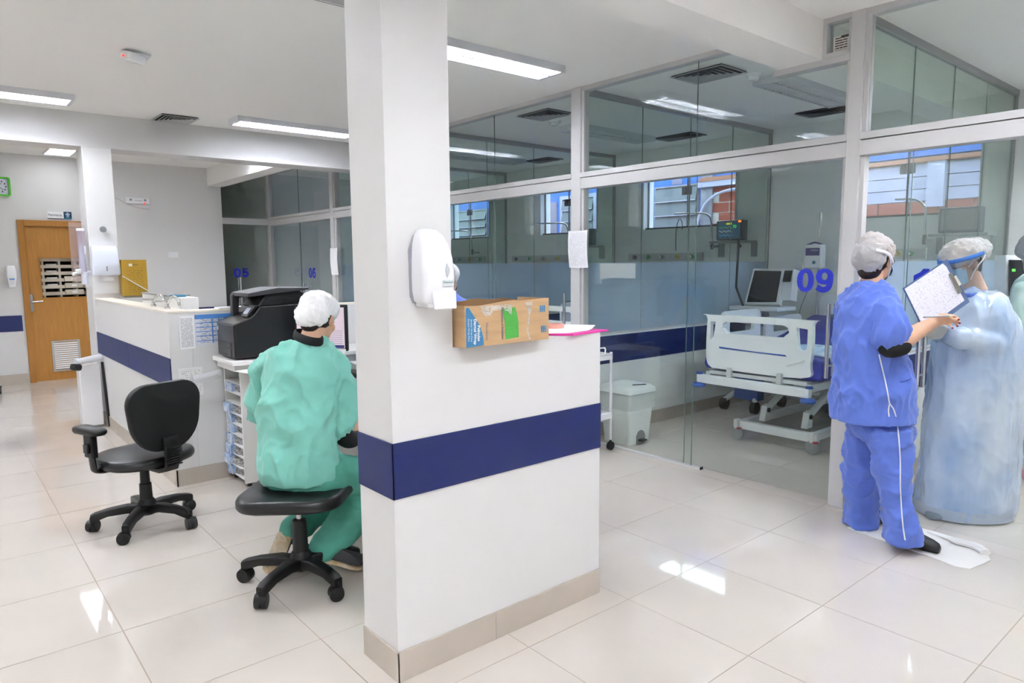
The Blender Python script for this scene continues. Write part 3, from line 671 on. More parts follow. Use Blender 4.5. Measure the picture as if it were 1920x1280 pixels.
# notices on the return wall
def sheet(name, label, cat, m, x0, x1, z0, z1, y=CW0): return tag(B(name, m, None, x0, x1, y-.003, y-.0005, z0, z1), label, cat)
sheet('printed_list', 'narrow printed list taped to the return wall', 'paper', print_mat('list_print', '#f1f0f2', '#a2a2aa', 34, .62, .4, (0, 0, 2)), 1.287, 1.385, .945, 1.172)
t = thing('wall_chart', 'blue and white calendar chart beside the printer', 'chart', (1.52, CW0, .96)); B('sheet', print_mat('chart_print', '#d9dbe4', '#8b8d9c', 30, .5, 2.2, (0, 0, 2)), t, 1.39, 1.70, CW0-.003, CW0-.0005, .965, 1.175)
BL = mat('chart_blue', '#4a86cf', .5)
B('header', BL, t, 1.39, 1.70, CW0-.0036, CW0-.003, 1.145, 1.175)
for z in (1.115, 1.085, 1.055, 1.025, .99): B('row_line', BL, t, 1.395, 1.70, CW0-.0036, CW0-.003, z, z+.005)
for x in (1.50, 1.545, 1.585): B('column_line', BL, t, x, x+.008, CW0-.0036, CW0-.003, .975, 1.145)
sheet('notice', 'faint printed notice taped low on the return wall', 'paper', print_mat('faint_print', '#ecebea', '#c2c1c4', 14, .5, 5.1, (0, 0, 2)), 1.262, 1.42, .62, .815)
tag(B('paper_stack', PAPER, None, 1.56, 1.78, CW0+.0, CW0+.12, CWZ+.0125, CWZ+.022), 'white papers lying on top of the return wall', 'papers')
rl = V(1.30, 4.97, .735); t = tag(MB().tube(spline([V(1.33, 4.93, .745), V(1.42, 4.92, .755), V(1.52, 4.93, .775)], 4), [(.03, .02)]*8+[(.018, .012)], 12).build('plastic_roll', film_mat('cloudy_plastic', '#eef0f2', .8), None, smooth=True), 'crumpled roll of clear plastic stuck out beside the shelves', 'plastic roll')
# white stand beside the far end of the counter wall
t = thing('equipment_stand', 'white upright stand with black grip against the counter wall', 'stand', (1.1, 7.5, 0))
B('body', PLAST, t, 1.02, 1.19, 7.42, 7.60, .02, .60, bevel=.01); MB().tube([V(.99, 7.36, .64), V(1.205, 7.45, .665)], .03, 12).build('top_rail', PLAST, t, smooth=True)
MB().obox((.985, 7.33, .60), (.085, .07, .06), Euler((0, .2, .3)).to_matrix()).build('grip', BLACKM, t, bevel=.02, seg=3); MB().tube([V(1.205, 7.40, .62), V(1.212, 7.30, .02)], .012, 8).build('rod', BLACK, t, smooth=True)
# =================================================================== DESK, PRINTER AND THINGS ON IT
DZ = .885
t = thing('shelf_cabinet', 'white open cabinet under the printer holding cut paper boxes', 'cabinet', (1.7, 4.85, 0))
B('top', LAMI, t, 1.49, 2.75, 4.60, 5.02, DZ-.03, DZ, bevel=.004); B('side_panel', LAMI, t, 1.56, 2.75, 4.68, 4.70, .03, DZ-.03); B('side_panel', LAMI, t, 1.56, 2.75, 5.0, 5.02, .03, DZ-.03)
B('back_panel', LAMI, t, 1.95, 1.97, 4.70, 5.0, .03, DZ-.03); B('apron', LAMI, t, 1.52, 1.56, 4.66, 5.02, DZ-.075, DZ-.03)
for k in range(10): B('shelf', LAMI, t, 1.56, 1.95, 4.70, 5.0, .05+k*.073, .056+k*.073)
for x, y in ((1.6, 4.72), (1.6, 4.98)): MB().cyl((x, y, 0), (x, y, .05), .015).build('foot', BLACK, t)
BOXP = mat('box_blue_print', '#7ea7da', .45, var=0, vscale=25, col2='#e6ecf6')
DARKIN = mat('box_inside', '#3e3c40', .7, col2='#c8c6c4', vscale=30, stretch=(1, 1, 6))
for k in range(9):
    if k == 7: continue
    z0_ = .0565+k*.073; out = random.uniform(-.01, .035); o = thing('paper_box', 'cut open blue and white paper box on the cabinet shelf, %s from below' % ['first', 'second', 'third', 'fourth', 'fifth', 'sixth', 'seventh', '', 'topmost'][k], 'box', (1.6, 4.9, z0_), 'cut paper boxes in the cabinet')
    x_ = 1.555-out; m = MB(); ysp = 4.88+random.uniform(-.015, .015)
    m.hexa([(x_, ysp, z0_), (1.9, ysp-.0, z0_), (1.9, 4.99, z0_), (x_, 4.99, z0_), (x_, ysp, z0_+.06), (1.9, ysp, z0_+.06), (1.9, 4.99, z0_+.06), (x_, 4.99, z0_+.06)]).build('sleeve', BOXP, o)
    B('bottom', PAPER, o, x_+.02, 1.9, 4.712, ysp, z0_, z0_+.003); B('edge', PAPER, o, x_-.002, x_+.0, ysp-.004, ysp, z0_, z0_+.06)
    MB().hexa([(x_+.05, 4.72, z0_+.003), (1.9, 4.72, z0_+.003), (1.9, ysp, z0_+.003), (x_+.02, ysp, z0_+.003), (x_+.06, 4.72, z0_+.045), (1.9, 4.72, z0_+.05), (1.9, ysp, z0_+.052), (x_+.03, ysp, z0_+.05)]).build('papers', DARKIN, o)
# printer
PB = mat('printer_black', '#1a1b1e', .38); PG = mat('printer_grey', '#3b3b3f', .4)
pr = thing('printer', 'black multifunction laser printer on the white cabinet', 'printer', (1.85, 4.8, DZ))
# side profile (x, z) extruded along y
fy = lambda u, v, w: V(1.525+u*.88, 4.985-w, DZ+v)
MB().prism([(0, .012), (.66, .012), (.66, .36), (.20, .35), (.155, .30), (.12, .275), (.085, .262), (.02, .245), (0, .235)], .345, fy).build('body', PB, pr, bevel=.008, seg=3)
MB().prism([(-.006, .02), (0, .012), (0, .235), (-.006, .228)], .33, lambda u, v, w: fy(u, v, w+.008)).build('front_cover', PG, pr, bevel=.003)
for z, h in ((.02, .055), (.08, .035)):
    tr_ = B('tray', PG, pr, 1.515, 1.522, 4.70, 4.95, DZ+z, DZ+z+h, bevel=.002)
    if h > .05: B('tray_grip', BLACK, tr_, 1.5135, 1.516, 4.78, 4.88, DZ+z, DZ+z+.02)
tp = MB().prism([(0, .232), (.10, .262), (.13, .272), (.13, .280), (.09, .270), (0, .243)], .345, fy).build('output_tray', mat('printer_top', '#55534f', .35), pr, bevel=.003)
MB().prism([(.105, .27), (.15, .27), (.16, .40), (.50, .435), (.50, .45), (.12, .43), (.105, .42)], .05, fy).build('arm', PG, pr, bevel=.004)
MB().prism([(.12, .415), (.56, .45), (.60, .455), (.60, .468), (.35, .472), (.12, .44)], .34, fy).build('scanner_lid', PG, pr, bevel=.004)
MB().prism([(.19, .35), (.66, .36), (.66, .372), (.52, .45), (.26, .435)], .30, lambda u, v, w: fy(u, v, w+.03)).build('document_feeder', PB, pr, bevel=.006)
cp = MB().prism([(.10, .285), (.17, .36), (.19, .355), (.13, .28)], .12, lambda u, v, w: fy(u, v, w+.215)).build('control_panel', BLACK, pr, bevel=.003)
MB().prism([(.112, .301), (.149, .341), (.151, .339), (.114, .299)], .075, lambda u, v, w: fy(u-.004, v+.0, w+.24)).build('screen', mat('panel_screen', '#a8acba', .25), cp)
MB().cyl((1.518, 4.955, DZ+.20), (1.515, 4.955, DZ+.20), .014).build('logo', mat('logo_silver', '#c9c9cc', .3), pr)
# long desk behind the half wall
t = thing('desk', 'white work desk in front of the seated woman behind the half wall', 'desk', (2.1, 3.5, 0)); QZ = .765
B('top', LAMI, t, 1.80, 2.62, 2.40, 4.58, QZ-.028, QZ, bevel=.003); B('glass_top', glass_mat('greenish_glass', '#dfece8'), t, 1.803, 2.60, 2.41, 4.57, QZ+.0005, QZ+.006)
B('leg_panel', LAMI, t, 1.85, 2.6, 2.42, 2.44, 0, QZ-.028); B('leg_panel', LAMI, t, 1.85, 2.6, 4.54, 4.56, 0, QZ-.028); B('modesty_panel', LAMI, t, 2.58, 2.6, 2.44, 4.54, .25, QZ-.028)
def desk_sheet(name, label, cx, cy, w_, l_, a, z, m=PAPER, th=.004, cat='papers'):
    return tag(MB().obox((cx, cy, z+th/2), (w_, l_, th), Matrix.Rotation(a, 3, 'Z')).build(name, m), label, cat)
DT = QZ+.0065
desk_sheet('paper_stack', 'white sheets on the desk next to the seated woman', 1.98, 3.72, .22, .30, .3, DT)
desk_sheet('paper_sheet', 'white sheet sticking out from under the printer shelf', 1.62, 4.55, .21, .16, .2, DZ-.065)
desk_sheet('paper_stack', 'printed forms further along the desk', 2.2, 4.05, .22, .3, -.2, DT, print_mat('form_print', '#ecedf2', '#9a9aa6', 22, .55, 6.6, (0, 0, 1)))
desk_sheet('document_tray', 'white document tray beside the monitor', 2.36, 4.35, .24, .3, -.2, DT, PLAST, .05, 'tray')
tag(MB().sphere((2.08, 4.12, DT+.03), (.055, .085, .03), rot=Matrix.Rotation(.6, 3, 'Z')).build('tape_dispenser', BLACK, None, smooth=True), 'black rounded tape dispenser on the desk', 'tape dispenser')
# monitor
mo = thing('monitor', 'black computer monitor half hidden behind the near pillar', 'monitor', (2.25, 4.4, DT))
re = onX(651, 600, 2.13); nrm = V(-.80, -.60, 0).normalized(); sd = V(-nrm.y, nrm.x, 0)  # sd points to the viewer's left-back
if sd.dot(HR) > 0: sd = -sd
zc = 1.09; cen = V(re.x, re.y, zc)+sd*.19
rot = Matrix((sd, nrm, V(0, 0, 1))).transposed()
MB().obox(cen, (.38, .03, .31), rot).build('casing', BLACK, mo, bevel=.004)
MB().obox(cen+nrm*.0155, (.35, .002, .275), rot).build('screen', mat('screen_lilac', '#d9c6d0', .3, emit='#cdbcc8', estr=.3), mo)
for q in range(7): MB().obox(cen+nrm*.017+V(0, 0, -.02-.014*q)-sd*.06, (.20, .001, .002), rot).build('table_row', mat('screen_ink', '#6f6a86', .5), mo)
MB().obox(cen+nrm*.017+V(0, 0, -.125), (.34, .001, .02), rot).build('task_bar', mat('screen_blue', '#28306a', .4, emit='#28306a', estr=.4), mo)
MB().cyl(cen-nrm*.03+V(0, 0, -.15), V(cen.x, cen.y, DT+.01)-nrm*.03, .02).build('stand', BLACK, mo); MB().obox(V(cen.x, cen.y, DT+.006)-nrm*.02, (.24, .18, .012), rot).build('foot', BLACK, mo, bevel=.004)
ps = at(622, 660, 3.95); ps.z = DT+.13; tag(MB().obox(ps, (.012, .16, .26), Matrix.Rotation(.5, 3, 'Z') @ Matrix.Rotation(.15, 3, 'Y')).build('paper_holder', PAPER), 'upright white sheet holder in front of the monitor', 'paper holder')
ph = at(570, 640, 4.1); desk_sheet('envelope_stack', 'pale lilac papers between printer and the seated woman', ph.x, ph.y, .2, .15, .4, DT, mat('lilac_paper', '#dfdff0', .6), .03)
# =================================================================== NEAR PILLAR AND HALF WALL THINGS
sdp = thing('soap_dispenser', 'large white lever soap dispenser on the near pillar', 'soap dispenser', (1.35, PY0, 1.36))
def sect(z, w_, dp, xc=1.352, r=.025):
    return [V(xc+u, PY0-max(0.004, v+dp/2), z) for u, v in rounded(w_, dp, min(r, dp/2.2, w_/2.2), 5)]
prof = [(1.372, .085, .085), (1.385, .115, .095), (1.42, .128, .105), (1.47, .13, .108), (1.53, .128, .10), (1.58, .120, .085), (1.61, .105, .065), (1.628, .08, .045), (1.635, .05, .03)]
MB().loft([sect(z, a, b) for z, a, b in prof]).build('body', PLAST, sdp, smooth=True)
B('spout', PLAST, sdp, 1.31, 1.38, PY0-.085, PY0-.004, 1.362, 1.38, bevel=.004)
MB().prism([(1.288, 1.40), (1.30, 1.375), (1.405, 1.375), (1.418, 1.40), (1.418, 1.56), (1.40, 1.61), (1.37, 1.635), (1.335, 1.635), (1.305, 1.61), (1.286, 1.56)], .012, lambda u, v, w: V(u, PY0-w, v)).build('back_plate', mat('grey_backplate', '#9b9ca6', .4), sdp, bevel=.002)
fz = lambda u, v, w: V(1.352+u, PY0-.109-w+max(0, v-.09)*.22, 1.372+v)
MB().prism([(-.042, -.008), (.048, -.008), (.052, .055), (-.046, .055)], .014, lambda u, v, w: V(1.358+u, PY0-.097-w-.008*(1-v/.055), 1.366+v)).build('push_lever', PLAST, sdp, bevel=.004)
MB().prism([(0, -.024), (.009, -.006), (.010, .006), (0, .024), (-.006, .006), (-.006, -.006)], .003, lambda u, v, w: V(1.375+u, PY0-.1085-w+max(0, v)*.15, 1.49+v)).build('level_window', mat('window_grey', '#c4c9d0', .2), sdp)
B('name_label', mat('label_grey', '#d0d8da', .4), sdp, 1.355, 1.40, PY0-.1105, PY0-.105, 1.437, 1.457)
text('lettering', 'Premisse', mat('label_ink', '#5e7f7a', .4), sdp, .0115, lambda u, v, w: V(1.357+u, PY0-.1107-w, 1.446+v), ext=.0002)
MB().prism([(0, 0), (.006, 0), (.0035, .011)], .001, lambda u, v, w: V(1.318+u, PY0-.098-w, 1.39+v)).build('black_mark', BLACK, sdp)
# cardboard box
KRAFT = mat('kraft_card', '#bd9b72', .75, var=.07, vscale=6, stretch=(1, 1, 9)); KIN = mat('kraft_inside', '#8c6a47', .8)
bx = thing('cardboard_box', 'open printed cardboard box standing on the half wall', 'box', (1.69, 2.1, 1.2055))
bl, br, bf, bb, b0, bt = 1.483, 1.915, 2.028, 2.215, 1.2062, 1.372
CB = Matrix.Translation((bl, bf, 0)) @ Matrix.Rotation(.035, 4, 'Z') @ Matrix.Translation((-bl, -bf, 0))
def CBV(x, y, z): return CB @ V(x, y, z)
def cbox(name, m, par, x0, x1, y0, y1, z0, z1, bevel=0):
    return MB().hexa([CBV(x0, y0, z0), CBV(x1, y0, z0), CBV(x1, y1, z0), CBV(x0, y1, z0), CBV(x0, y0, z1), CBV(x1, y0, z1), CBV(x1, y1, z1), CBV(x0, y1, z1)]).build(name, m, par, bevel=bevel)
# front wall with ragged top
def rag(x0, x1, y, nx, f):
    m = MB(); R = []
    for i in range(nx+1):
        x = x0+(x1-x0)*i/nx; zt_ = f(i/nx)
        R.append([CBV(x, y, b0), CBV(x, y+.004, b0), CBV(x, y+.004, zt_), CBV(x, y, zt_)])
    return m.loft(R)
wf = rag(bl, br, bf, 14, lambda s: 1.360+.013*s-.004*math.sin(s*9)*(s < .6)).build('front_wall', KRAFT, bx)
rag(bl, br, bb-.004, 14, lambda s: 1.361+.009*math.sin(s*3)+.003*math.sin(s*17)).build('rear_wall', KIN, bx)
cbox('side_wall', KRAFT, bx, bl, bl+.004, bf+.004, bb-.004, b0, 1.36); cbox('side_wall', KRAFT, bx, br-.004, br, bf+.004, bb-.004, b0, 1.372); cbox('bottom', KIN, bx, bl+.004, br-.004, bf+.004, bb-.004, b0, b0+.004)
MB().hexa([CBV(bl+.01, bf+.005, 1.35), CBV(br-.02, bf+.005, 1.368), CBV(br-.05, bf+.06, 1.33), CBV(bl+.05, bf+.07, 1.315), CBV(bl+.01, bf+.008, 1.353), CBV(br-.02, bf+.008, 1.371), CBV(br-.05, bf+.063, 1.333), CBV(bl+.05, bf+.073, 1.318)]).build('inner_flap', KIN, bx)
BF = lambda u, v, w: CBV(bl+u, bf-.0004-w, b0+v)          # front face coords
PBL = mat('print_blue', '#3d7fae', .6); PGR = mat('print_green', '#4aa340', .6, var=.08, vscale=40, stretch=(1, 1, 5)); PWH = mat('print_white', '#e6e3dd', .6)
sw = [(.006, .001), (.089, .004), (.087, .03), (.0805, .055), (.070, .08), (.055, .10), (.040, .12), (.028, .135), (.020, .146), (.006, .146)]
MB().prism(sw, .0005, BF).build('blue_swoosh', PBL, wf)
MB().prism([(.197, .016), (.266, .021), (.2645, .085), (.250, .1385), (.184, .134), (.194, .085)], .0005, BF).build('green_patch', PGR, wf)
def vtext(s, u, v, size, m, bold=0.): text('lettering', s, m, wf, size, lambda a, b, c: BF(u+b, v-a, .0006+c), bold=bold, ext=.0002)
vtext('Peliculas', .060, .080, .0175, PWH, .0005); vtext('Darnel Wrap', .0425, .104, .0175, PWH, .0005); vtext('Stretch Wrap Films', .0275, .104, .0105, PWH); vtext('Stretch Wrap Films', .0145, .106, .0105, PWH)
GINK = mat('print_grey', '#6b6f80', .6); vtext('Mouldchip', .100, .088, .016, GINK); vtext('Reduccion Y Fluididad', .178, .140, .0135, GINK, .0003)
for a in ((.381, .112, .03, .03), (.388, .03, .032, .03)):
    ic = MB()
    for k in range(3): ic.prism([(a[0]+.011*k, a[1]), (a[0]+.011*k+.007, a[1]), (a[0]+.011*k+.007, a[1]+.026), (a[0]+.011*k, a[1]+.026)], .0005, BF)
    ic.prism([(a[0], a[1]+.011), (a[0]+.03, a[1]+.011), (a[0]+.03, a[1]+.015), (a[0], a[1]+.015)], .0006, BF)
    ic.build('printed_icon', PBL, wf)
TAPE = film_mat('clear_tape', '#f4f2ee', .75, rough=.25)
tp = [[BF(.318+.006*math.sin(k*.5)+.012*max(0, k-9)/3+s*(.018*max(0, 4-k)/4+.004), .155-.0125*k, .0008+.0015*math.sin(k*2.1+s)) for k in range(13)] for s in (-1, -.3, .3, 1)]
MB().loft(tp, cap=False, closed=False).build('tape_strip', TAPE, bx, recalc=False)
tp = [[BF(.075+.022*k+.004*math.sin(k*3+s), .150-.012*s-.028*max(0, math.sin(k*1.1))*s*.5, .001+.002*math.sin(k*1.7+s*2)) for k in range(8)] for s in (0, .5, 1, 1.6)]
MB().loft(tp, cap=False, closed=False).build('torn_tape', TAPE, bx, recalc=False)
# pink folder with papers
pk = thing('folder', 'bright pink folder with white papers on the half wall', 'folder', (2.15, 2.2, 1.206))
c0 = onZ(1076, 629, 1.2065); c1 = onZ(1141, 620, 1.2065)
ex = (c1-c0).normalized(); ey = V(-ex.y, ex.x, 0)
def FV(u, v, z): return V(c0.x, c0.y, 0)+ex*u+ey*v+V(0, 0, z)
LL = (c1-c0).length
MB().hexa([FV(0, .002, 1.2062), FV(LL, 0, 1.2062), FV(LL-.02, .21, 1.2062), FV(-.06, .24, 1.2062), FV(0, .002, 1.2140), FV(LL, 0, 1.2120), FV(LL-.02, .21, 1.2120), FV(-.06, .24, 1.2140)]).build('cover', mat('pink_card', '#e0339b', .45), pk)
MB().hexa([FV(-.08, .11, 1.2062), FV(0, .002, 1.2062), FV(-.06, .24, 1.2062), FV(-.11, .22, 1.2062), FV(-.08, .11, 1.2142), FV(0, .002, 1.2141), FV(-.06, .24, 1.2141), FV(-.11, .22, 1.2142)]).build('spine_flap', mat('pink_card', '#e0339b', .45), pk)
pp = []
for i in range(11):
    u = -.08+(LL+.02)*i/10; lift = .018*max(0, (i-8)/2)**2
    pp.append([FV(u, .03+max(0, -u)*.9, 1.2146+lift), FV(u, .232, 1.2146+lift*.5), FV(u, .232, 1.219+lift*.5), FV(u, .03+max(0, -u)*.9, 1.2175+lift)])
MB().loft(pp).build('paper', PAPER, pk, smooth=True)
rp = onZ(1085, 612, 1.23); tr_ = V(2.235, 2.315, 1.206)
ring = []
for k in range(24):
    a = 2*PI*k/24; cc = V(2.238+.045*math.cos(a)*.8, 2.318-.0+.045*math.cos(a)*-.25, 1.212+.006)
tag(MB().lathe([(.03, 0), (.047, 0), (.047, .018), (.03, .018), (.03, 0)], (2.165, 2.275, 1.2195), 28).build('tape_roll', mat('salmon_tape', '#eaa596', .5), None, smooth=True), 'salmon pink tape roll behind the papers on the half wall', 'tape roll')
# =================================================================== CHAIR AND STOOL
def star_base(t, z_hub=.115, R=.285, a0=0.):
    hub = MB().lathe([(.05, .07), (.055, .075), (.05, .14), (.038, .16)], (0, 0, 0), 20).build('hub', BLACK, t, smooth=True)
    for k in range(5):
        a = a0+2*PI*k/5; d_ = V(math.cos(a), math.sin(a), 0); s_ = V(-d_.y, d_.x, 0); R_ = []
        for q, (r, z, w_, h) in enumerate(((.03, .115, .032, .05), (.10, .125, .030, .044), (.20, .116, .026, .038), (.265, .100, .024, .044), (.287, .088, .020, .052))):
            R_.append([d_*r+s_*u+V(0, 0, z+v-h*.3) for u, v in rounded(w_*2, h*1.1, .009, 3)])
        MB().loft(R_).build('leg', BLACK, t, smooth=True, ang=50)
        e = d_*(R); b_ = a+1.3+k*.7; w1 = V(math.cos(b_), math.sin(b_), 0)
        c = e+V(math.cos(b_+PI/2), math.sin(b_+PI/2), 0)*.012+V(0, 0, .0335)
        ca = MB(); ca.cyl(c-w1*.026, c-w1*.004, .033, n=20); ca.cyl(c+w1*.004, c+w1*.026, .033, n=20); ca.cyl(e+V(0, 0, .03), e+V(0, 0, .085), .009)
        ca.build('caster', BLACK, t, smooth=True)
        hd = []
        MB().loft([[c+w1*u+V(0, 0, 1)*(.036*math.sin(th))+w1.cross(V(0, 0, 1))*(.036*math.cos(th)) for th in [PI*q/8 for q in range(9)]] for u in (-.012, .012)], cap=True).build('caster_hood', BLACK, t, smooth=True)
def cushion(name, m, t, poly, z0, z1, rr=.03, dome=.01):
    """soft cushion from a plan outline"""
    R = []; cx = sum(p[0] for p in poly)/len(poly); cy = sum(p[1] for p in poly)/len(poly)
    for f_, z in ((.90, z0), (.97, z0+.008), (1, z0+rr*.5), (1, z1-rr*.5), (.97, z1-.006), (.90, z1), (.6, z1+dome*.7), (.25, z1+dome)):
        R.append([V(cx+(x-cx)*f_, cy+(y-cy)*f_, z) for x, y in poly])
    return MB().loft(R).build(name, m, t, smooth=True, ang=60)
st = thing('stool', 'black backless swivel stool under the seated woman', 'stool')
star_base(st)
MB().lathe([(.036, .14), (.034, .30), (.030, .31)], n=18).build('column_cover', BLACK, st, smooth=True); MB().cyl((0, 0, .30), (0, 0, .395), .014).build('gas_lift', CHROME, st, smooth=True)
B('seat_plate', BLACK, st, -.10, .10, -.10, .10, .39, .407, bevel=.004)
cushion('seat', LEATH, st, [(x, y*(1+.10*(x/.24))) for x, y in rounded(.48, .46, .13, 8)], .407, .472, .04, .012)
MB().tube(spline([V(.0, -.09, .40), V(-.03, -.17, .37), V(-.06, -.23, .33)], 5), .005, 8).build('lever', BLACK, st, smooth=True); MB().tube([V(-.06, -.23, .33), V(-.075, -.265, .305)], [.008, .013], 10).build('lever_knob', BLACK, st, smooth=True)
ch = thing('office_chair', 'black armless-sided office chair with rounded backrest, empty in the aisle', 'chair')
ch['label'] = 'empty black swivel office chair with rounded backrest in the aisle'
star_base(ch)
MB().lathe([(.036, .14), (.033, .25), (.027, .255), (.025, .36)], n=18).build('column_cover', BLACK, ch, smooth=True); B('seat_plate', BLACK, ch, -.10, .10, -.12, .12, .36, .385, bevel=.006)
MB().cyl((0, 0, .35), (0, 0, .37), .02).build('gas_lift', CHROME, ch, smooth=True)
cushion('seat', LEATH, ch, [(x*(1-.06*(y/.23)), y) for x, y in rounded(.50, .47, .19, 8)], .385, .445, .04, .015)
fb = lambda u, v, w: V(u, -.245+.0*v-w+.10*(u*u), .675+v)
bo = [(x*(1+.10*(y/.18)), y) for x, y in rounded(.415, .385, (.12, .12, .16, .16), 8)]
MB().loft([[fb(x*f_, y*f_, w_) for x, y in bo] for f_, w_ in ((.9, -.045), (.98, -.035), (1, -.02), (1, 0), (.985, .008), (.6, .012), (.2, .013))]).build('backrest', mat('backrest_black', '#121213', .5), ch, smooth=True, ang=60)
bk = MB(); R_ = []
for y_, z_ in ((-.10, .365), (-.20, .362), (-.262, .38), (-.275, .43), (-.272, .50), (-.262, .56)):
    R_.append([V(u, y_, z_)+(V(0, v, 0) if z_ > .4 else V(0, 0, v)) for u, v in rounded(.085, .03, .008, 2)])
bracket = bk.loft(R_).build('back_bracket', BLACK, ch, smooth=True)
for k in range(8): B('bellows_rib', BLACK, bracket, -.046, .046, -.298, -.282, .40+k*.014, .408+k*.014)
# armrest on the chair's left side
MB().tube(spline([V(-.12, .02, .375), V(-.25, .02, .385), V(-.275, .02, .43), V(-.28, .02, .60)], 5), [(.012, .03)]*16, 10, up=(0, 0, 1)).build('arm_post', BLACK, ch, smooth=True)
B('arm_sleeve', BLACK, ch, -.298, -.262, -.02, .06, .47, .61, bevel=.008); B('arm_button', BLACK, ch, -.312, -.298, .0, .04, .50, .55, bevel=.004)
cushion('arm_pad', BLACK, ch, rounded(.085, .24, .035, 5, -.28, .02), .605, .64, .02, .006)
ch.location = (.89, 4.40, 0); ch.rotation_euler = (0, 0, YAW-PI/2+math.radians(60))
st.location = (1.27, 3.09, 0); st.rotation_euler = (0, 0, math.radians(137))
# =================================================================== BED AND ROOM EQUIPMENT
BEDW = mat('bed_plastic', '#f2f5f8', .35); BEDB = mat('bed_blue', '#2a5bb8', .4); FRAME = mat('bed_frame_grey', '#d3d5d6', .4); MATT = mat('mattress_blue', '#2c36a0', .5, var=.08, vscale=10)
bed = thing('hospital_bed', 'white hospital bed with blue mattress behind the glass door 09', 'bed', (6.2, 3.0, 0))
fbx = lambda u, v, w: V(5.14+w+.02*math.cos(u*2.5), u, v)      # u = Y, v = Z
yc = 3.015
outer = [(yc+.40, .60), (yc+.46, .68), (yc+.455, 1.02), (yc+.43, 1.055), (yc-.43, 1.055), (yc-.456, 1.02), (yc-.45, .72), (yc-.38, .60)]
outer = [(p.x, p.y) for p in spline([V(a, b, 0) for a, b in outer]+[V(outer[0][0], outer[0][1], 0)], 4)][:-1]
h1 = [(p.x, p.y) for p in (V(yc+.285, 1.005, 0), V(yc+.31, .985, 0), V(yc+.31, .95, 0), V(yc+.27, .905, 0), V(yc-.22, .905, 0), V(yc-.27, .95, 0), V(yc-.26, .99, 0), V(yc-.22, 1.005, 0))]
h2 = [(yc+.425, 1.0), (yc+.375, 1.0), (yc+.395, .87), (yc+.425, .84)]
h3 = [(yc-.33, .995), (yc-.42, .985), (yc-.42, .84), (yc-.40, .815), (yc-.365, .815), (yc-.345, .84)]
MB().plate(outer, [h1, h2, h3], .045, fbx).build('footboard', BEDW, bed, bevel=.010, seg=2)
MB().prism([(yc+.33, .775), (yc-.26, .760), (yc-.245, .772), (yc, .775), (yc+.34, .790)], .003, lambda u, v, w: fbx(u, v, -w)).build('blue_stripe', BEDB, bed)
for s in (-1, 1): MB().tube([V(5.14, yc+s*.41, .745), V(5.138, yc+s*.27, .69)], .006, 6).build('moulded_rib', BEDW, bed, smooth=True)
B('bumper_bar', BEDW, bed, 5.09, 5.15, 2.535, 3.545, .462, .535, bevel=.006)
for y in (2.545, 3.535):
    MB().lathe([(.045, -.012), (.058, -.004), (.06, .006), (.052, .02), (.04, .024)], (5.11, y, .435), 22).build('bumper_wheel', BEDB, bed, smooth=True); MB().cyl((5.12, y, .535), (5.12, y, .552), .028).build('bumper_cap', BEDB, bed, smooth=True)
for y in (2.8, 3.25): B('footboard_post', FRAME, bed, 5.12, 5.16, y-.02, y+.02, .535, .62)
for y in (2.56, 3.47): B('deck_rail', FRAME, bed, 5.15, 7.05, y-.02, y+.02, .50, .56)
B('deck', FRAME, bed, 5.15, 7.05, 2.58, 3.45, .545, .575)
MB().loft([[V(x, y, z) for y, z in ((2.50, .58), (3.53, .58), (3.55, .62), (3.53, .735+d_), (3.48, .755+d_), (2.55, .755+d_), (2.50, .735+d_), (2.48, .62))] for x, d_ in ((5.20, 0), (6.2, 0), (6.5, .05), (7.06, .20))]).build('mattress', MATT, bed, bevel=.02, seg=3)
sh = MB(); R_ = []
for i in range(14):
    R_.append([V(5.35+.055*i, 2.485+.012*math.sin(i*1.3), .66+.02*math.sin(i*2)), V(5.34+.055*i, 2.50+.02*math.sin(i), .757), V(5.36+.055*i, 2.8, .768+.012*math.sin(i*1.9)), V(5.38+.055*i, 3.05+.05*math.sin(i*.8), .762)])
sh.loft(R_, cap=False, closed=False).build('folded_sheet', mat('pale_blue_sheet', '#8fb7df', .6, col2='#dfe9f3', vscale=9), bed, smooth=True)
# side rails
def rail(y, x0, x1, z0, z1):
    ou = rounded(x1-x0, z1-z0, .07, 5, (x0+x1)/2, (z0+z1)/2); inn = [rounded((x1-x0)*.62, (z1-z0)*.32, .03, 4, (x0+x1)/2, z1-(z1-z0)*.33)]
    MB().plate(ou, inn, .03, lambda u, v, w: V(u, y+w, v)).build('side_rail', BEDW, bed, bevel=.006)
rail(2.455, 5.95, 6.85, .70, 1.10); rail(3.535, 5.45, 6.1, .66, 1.06); rail(3.535, 6.2, 6.9, .66, .97)
MB().plate(rounded(.86, .42, .08, 5, 3.015, .95), [rounded(.45, .1, .04, 4, 3.015, 1.05)], .04, lambda u, v, w: V(7.07+w, u, v)).build('headboard', BEDW, bed, bevel=.008)
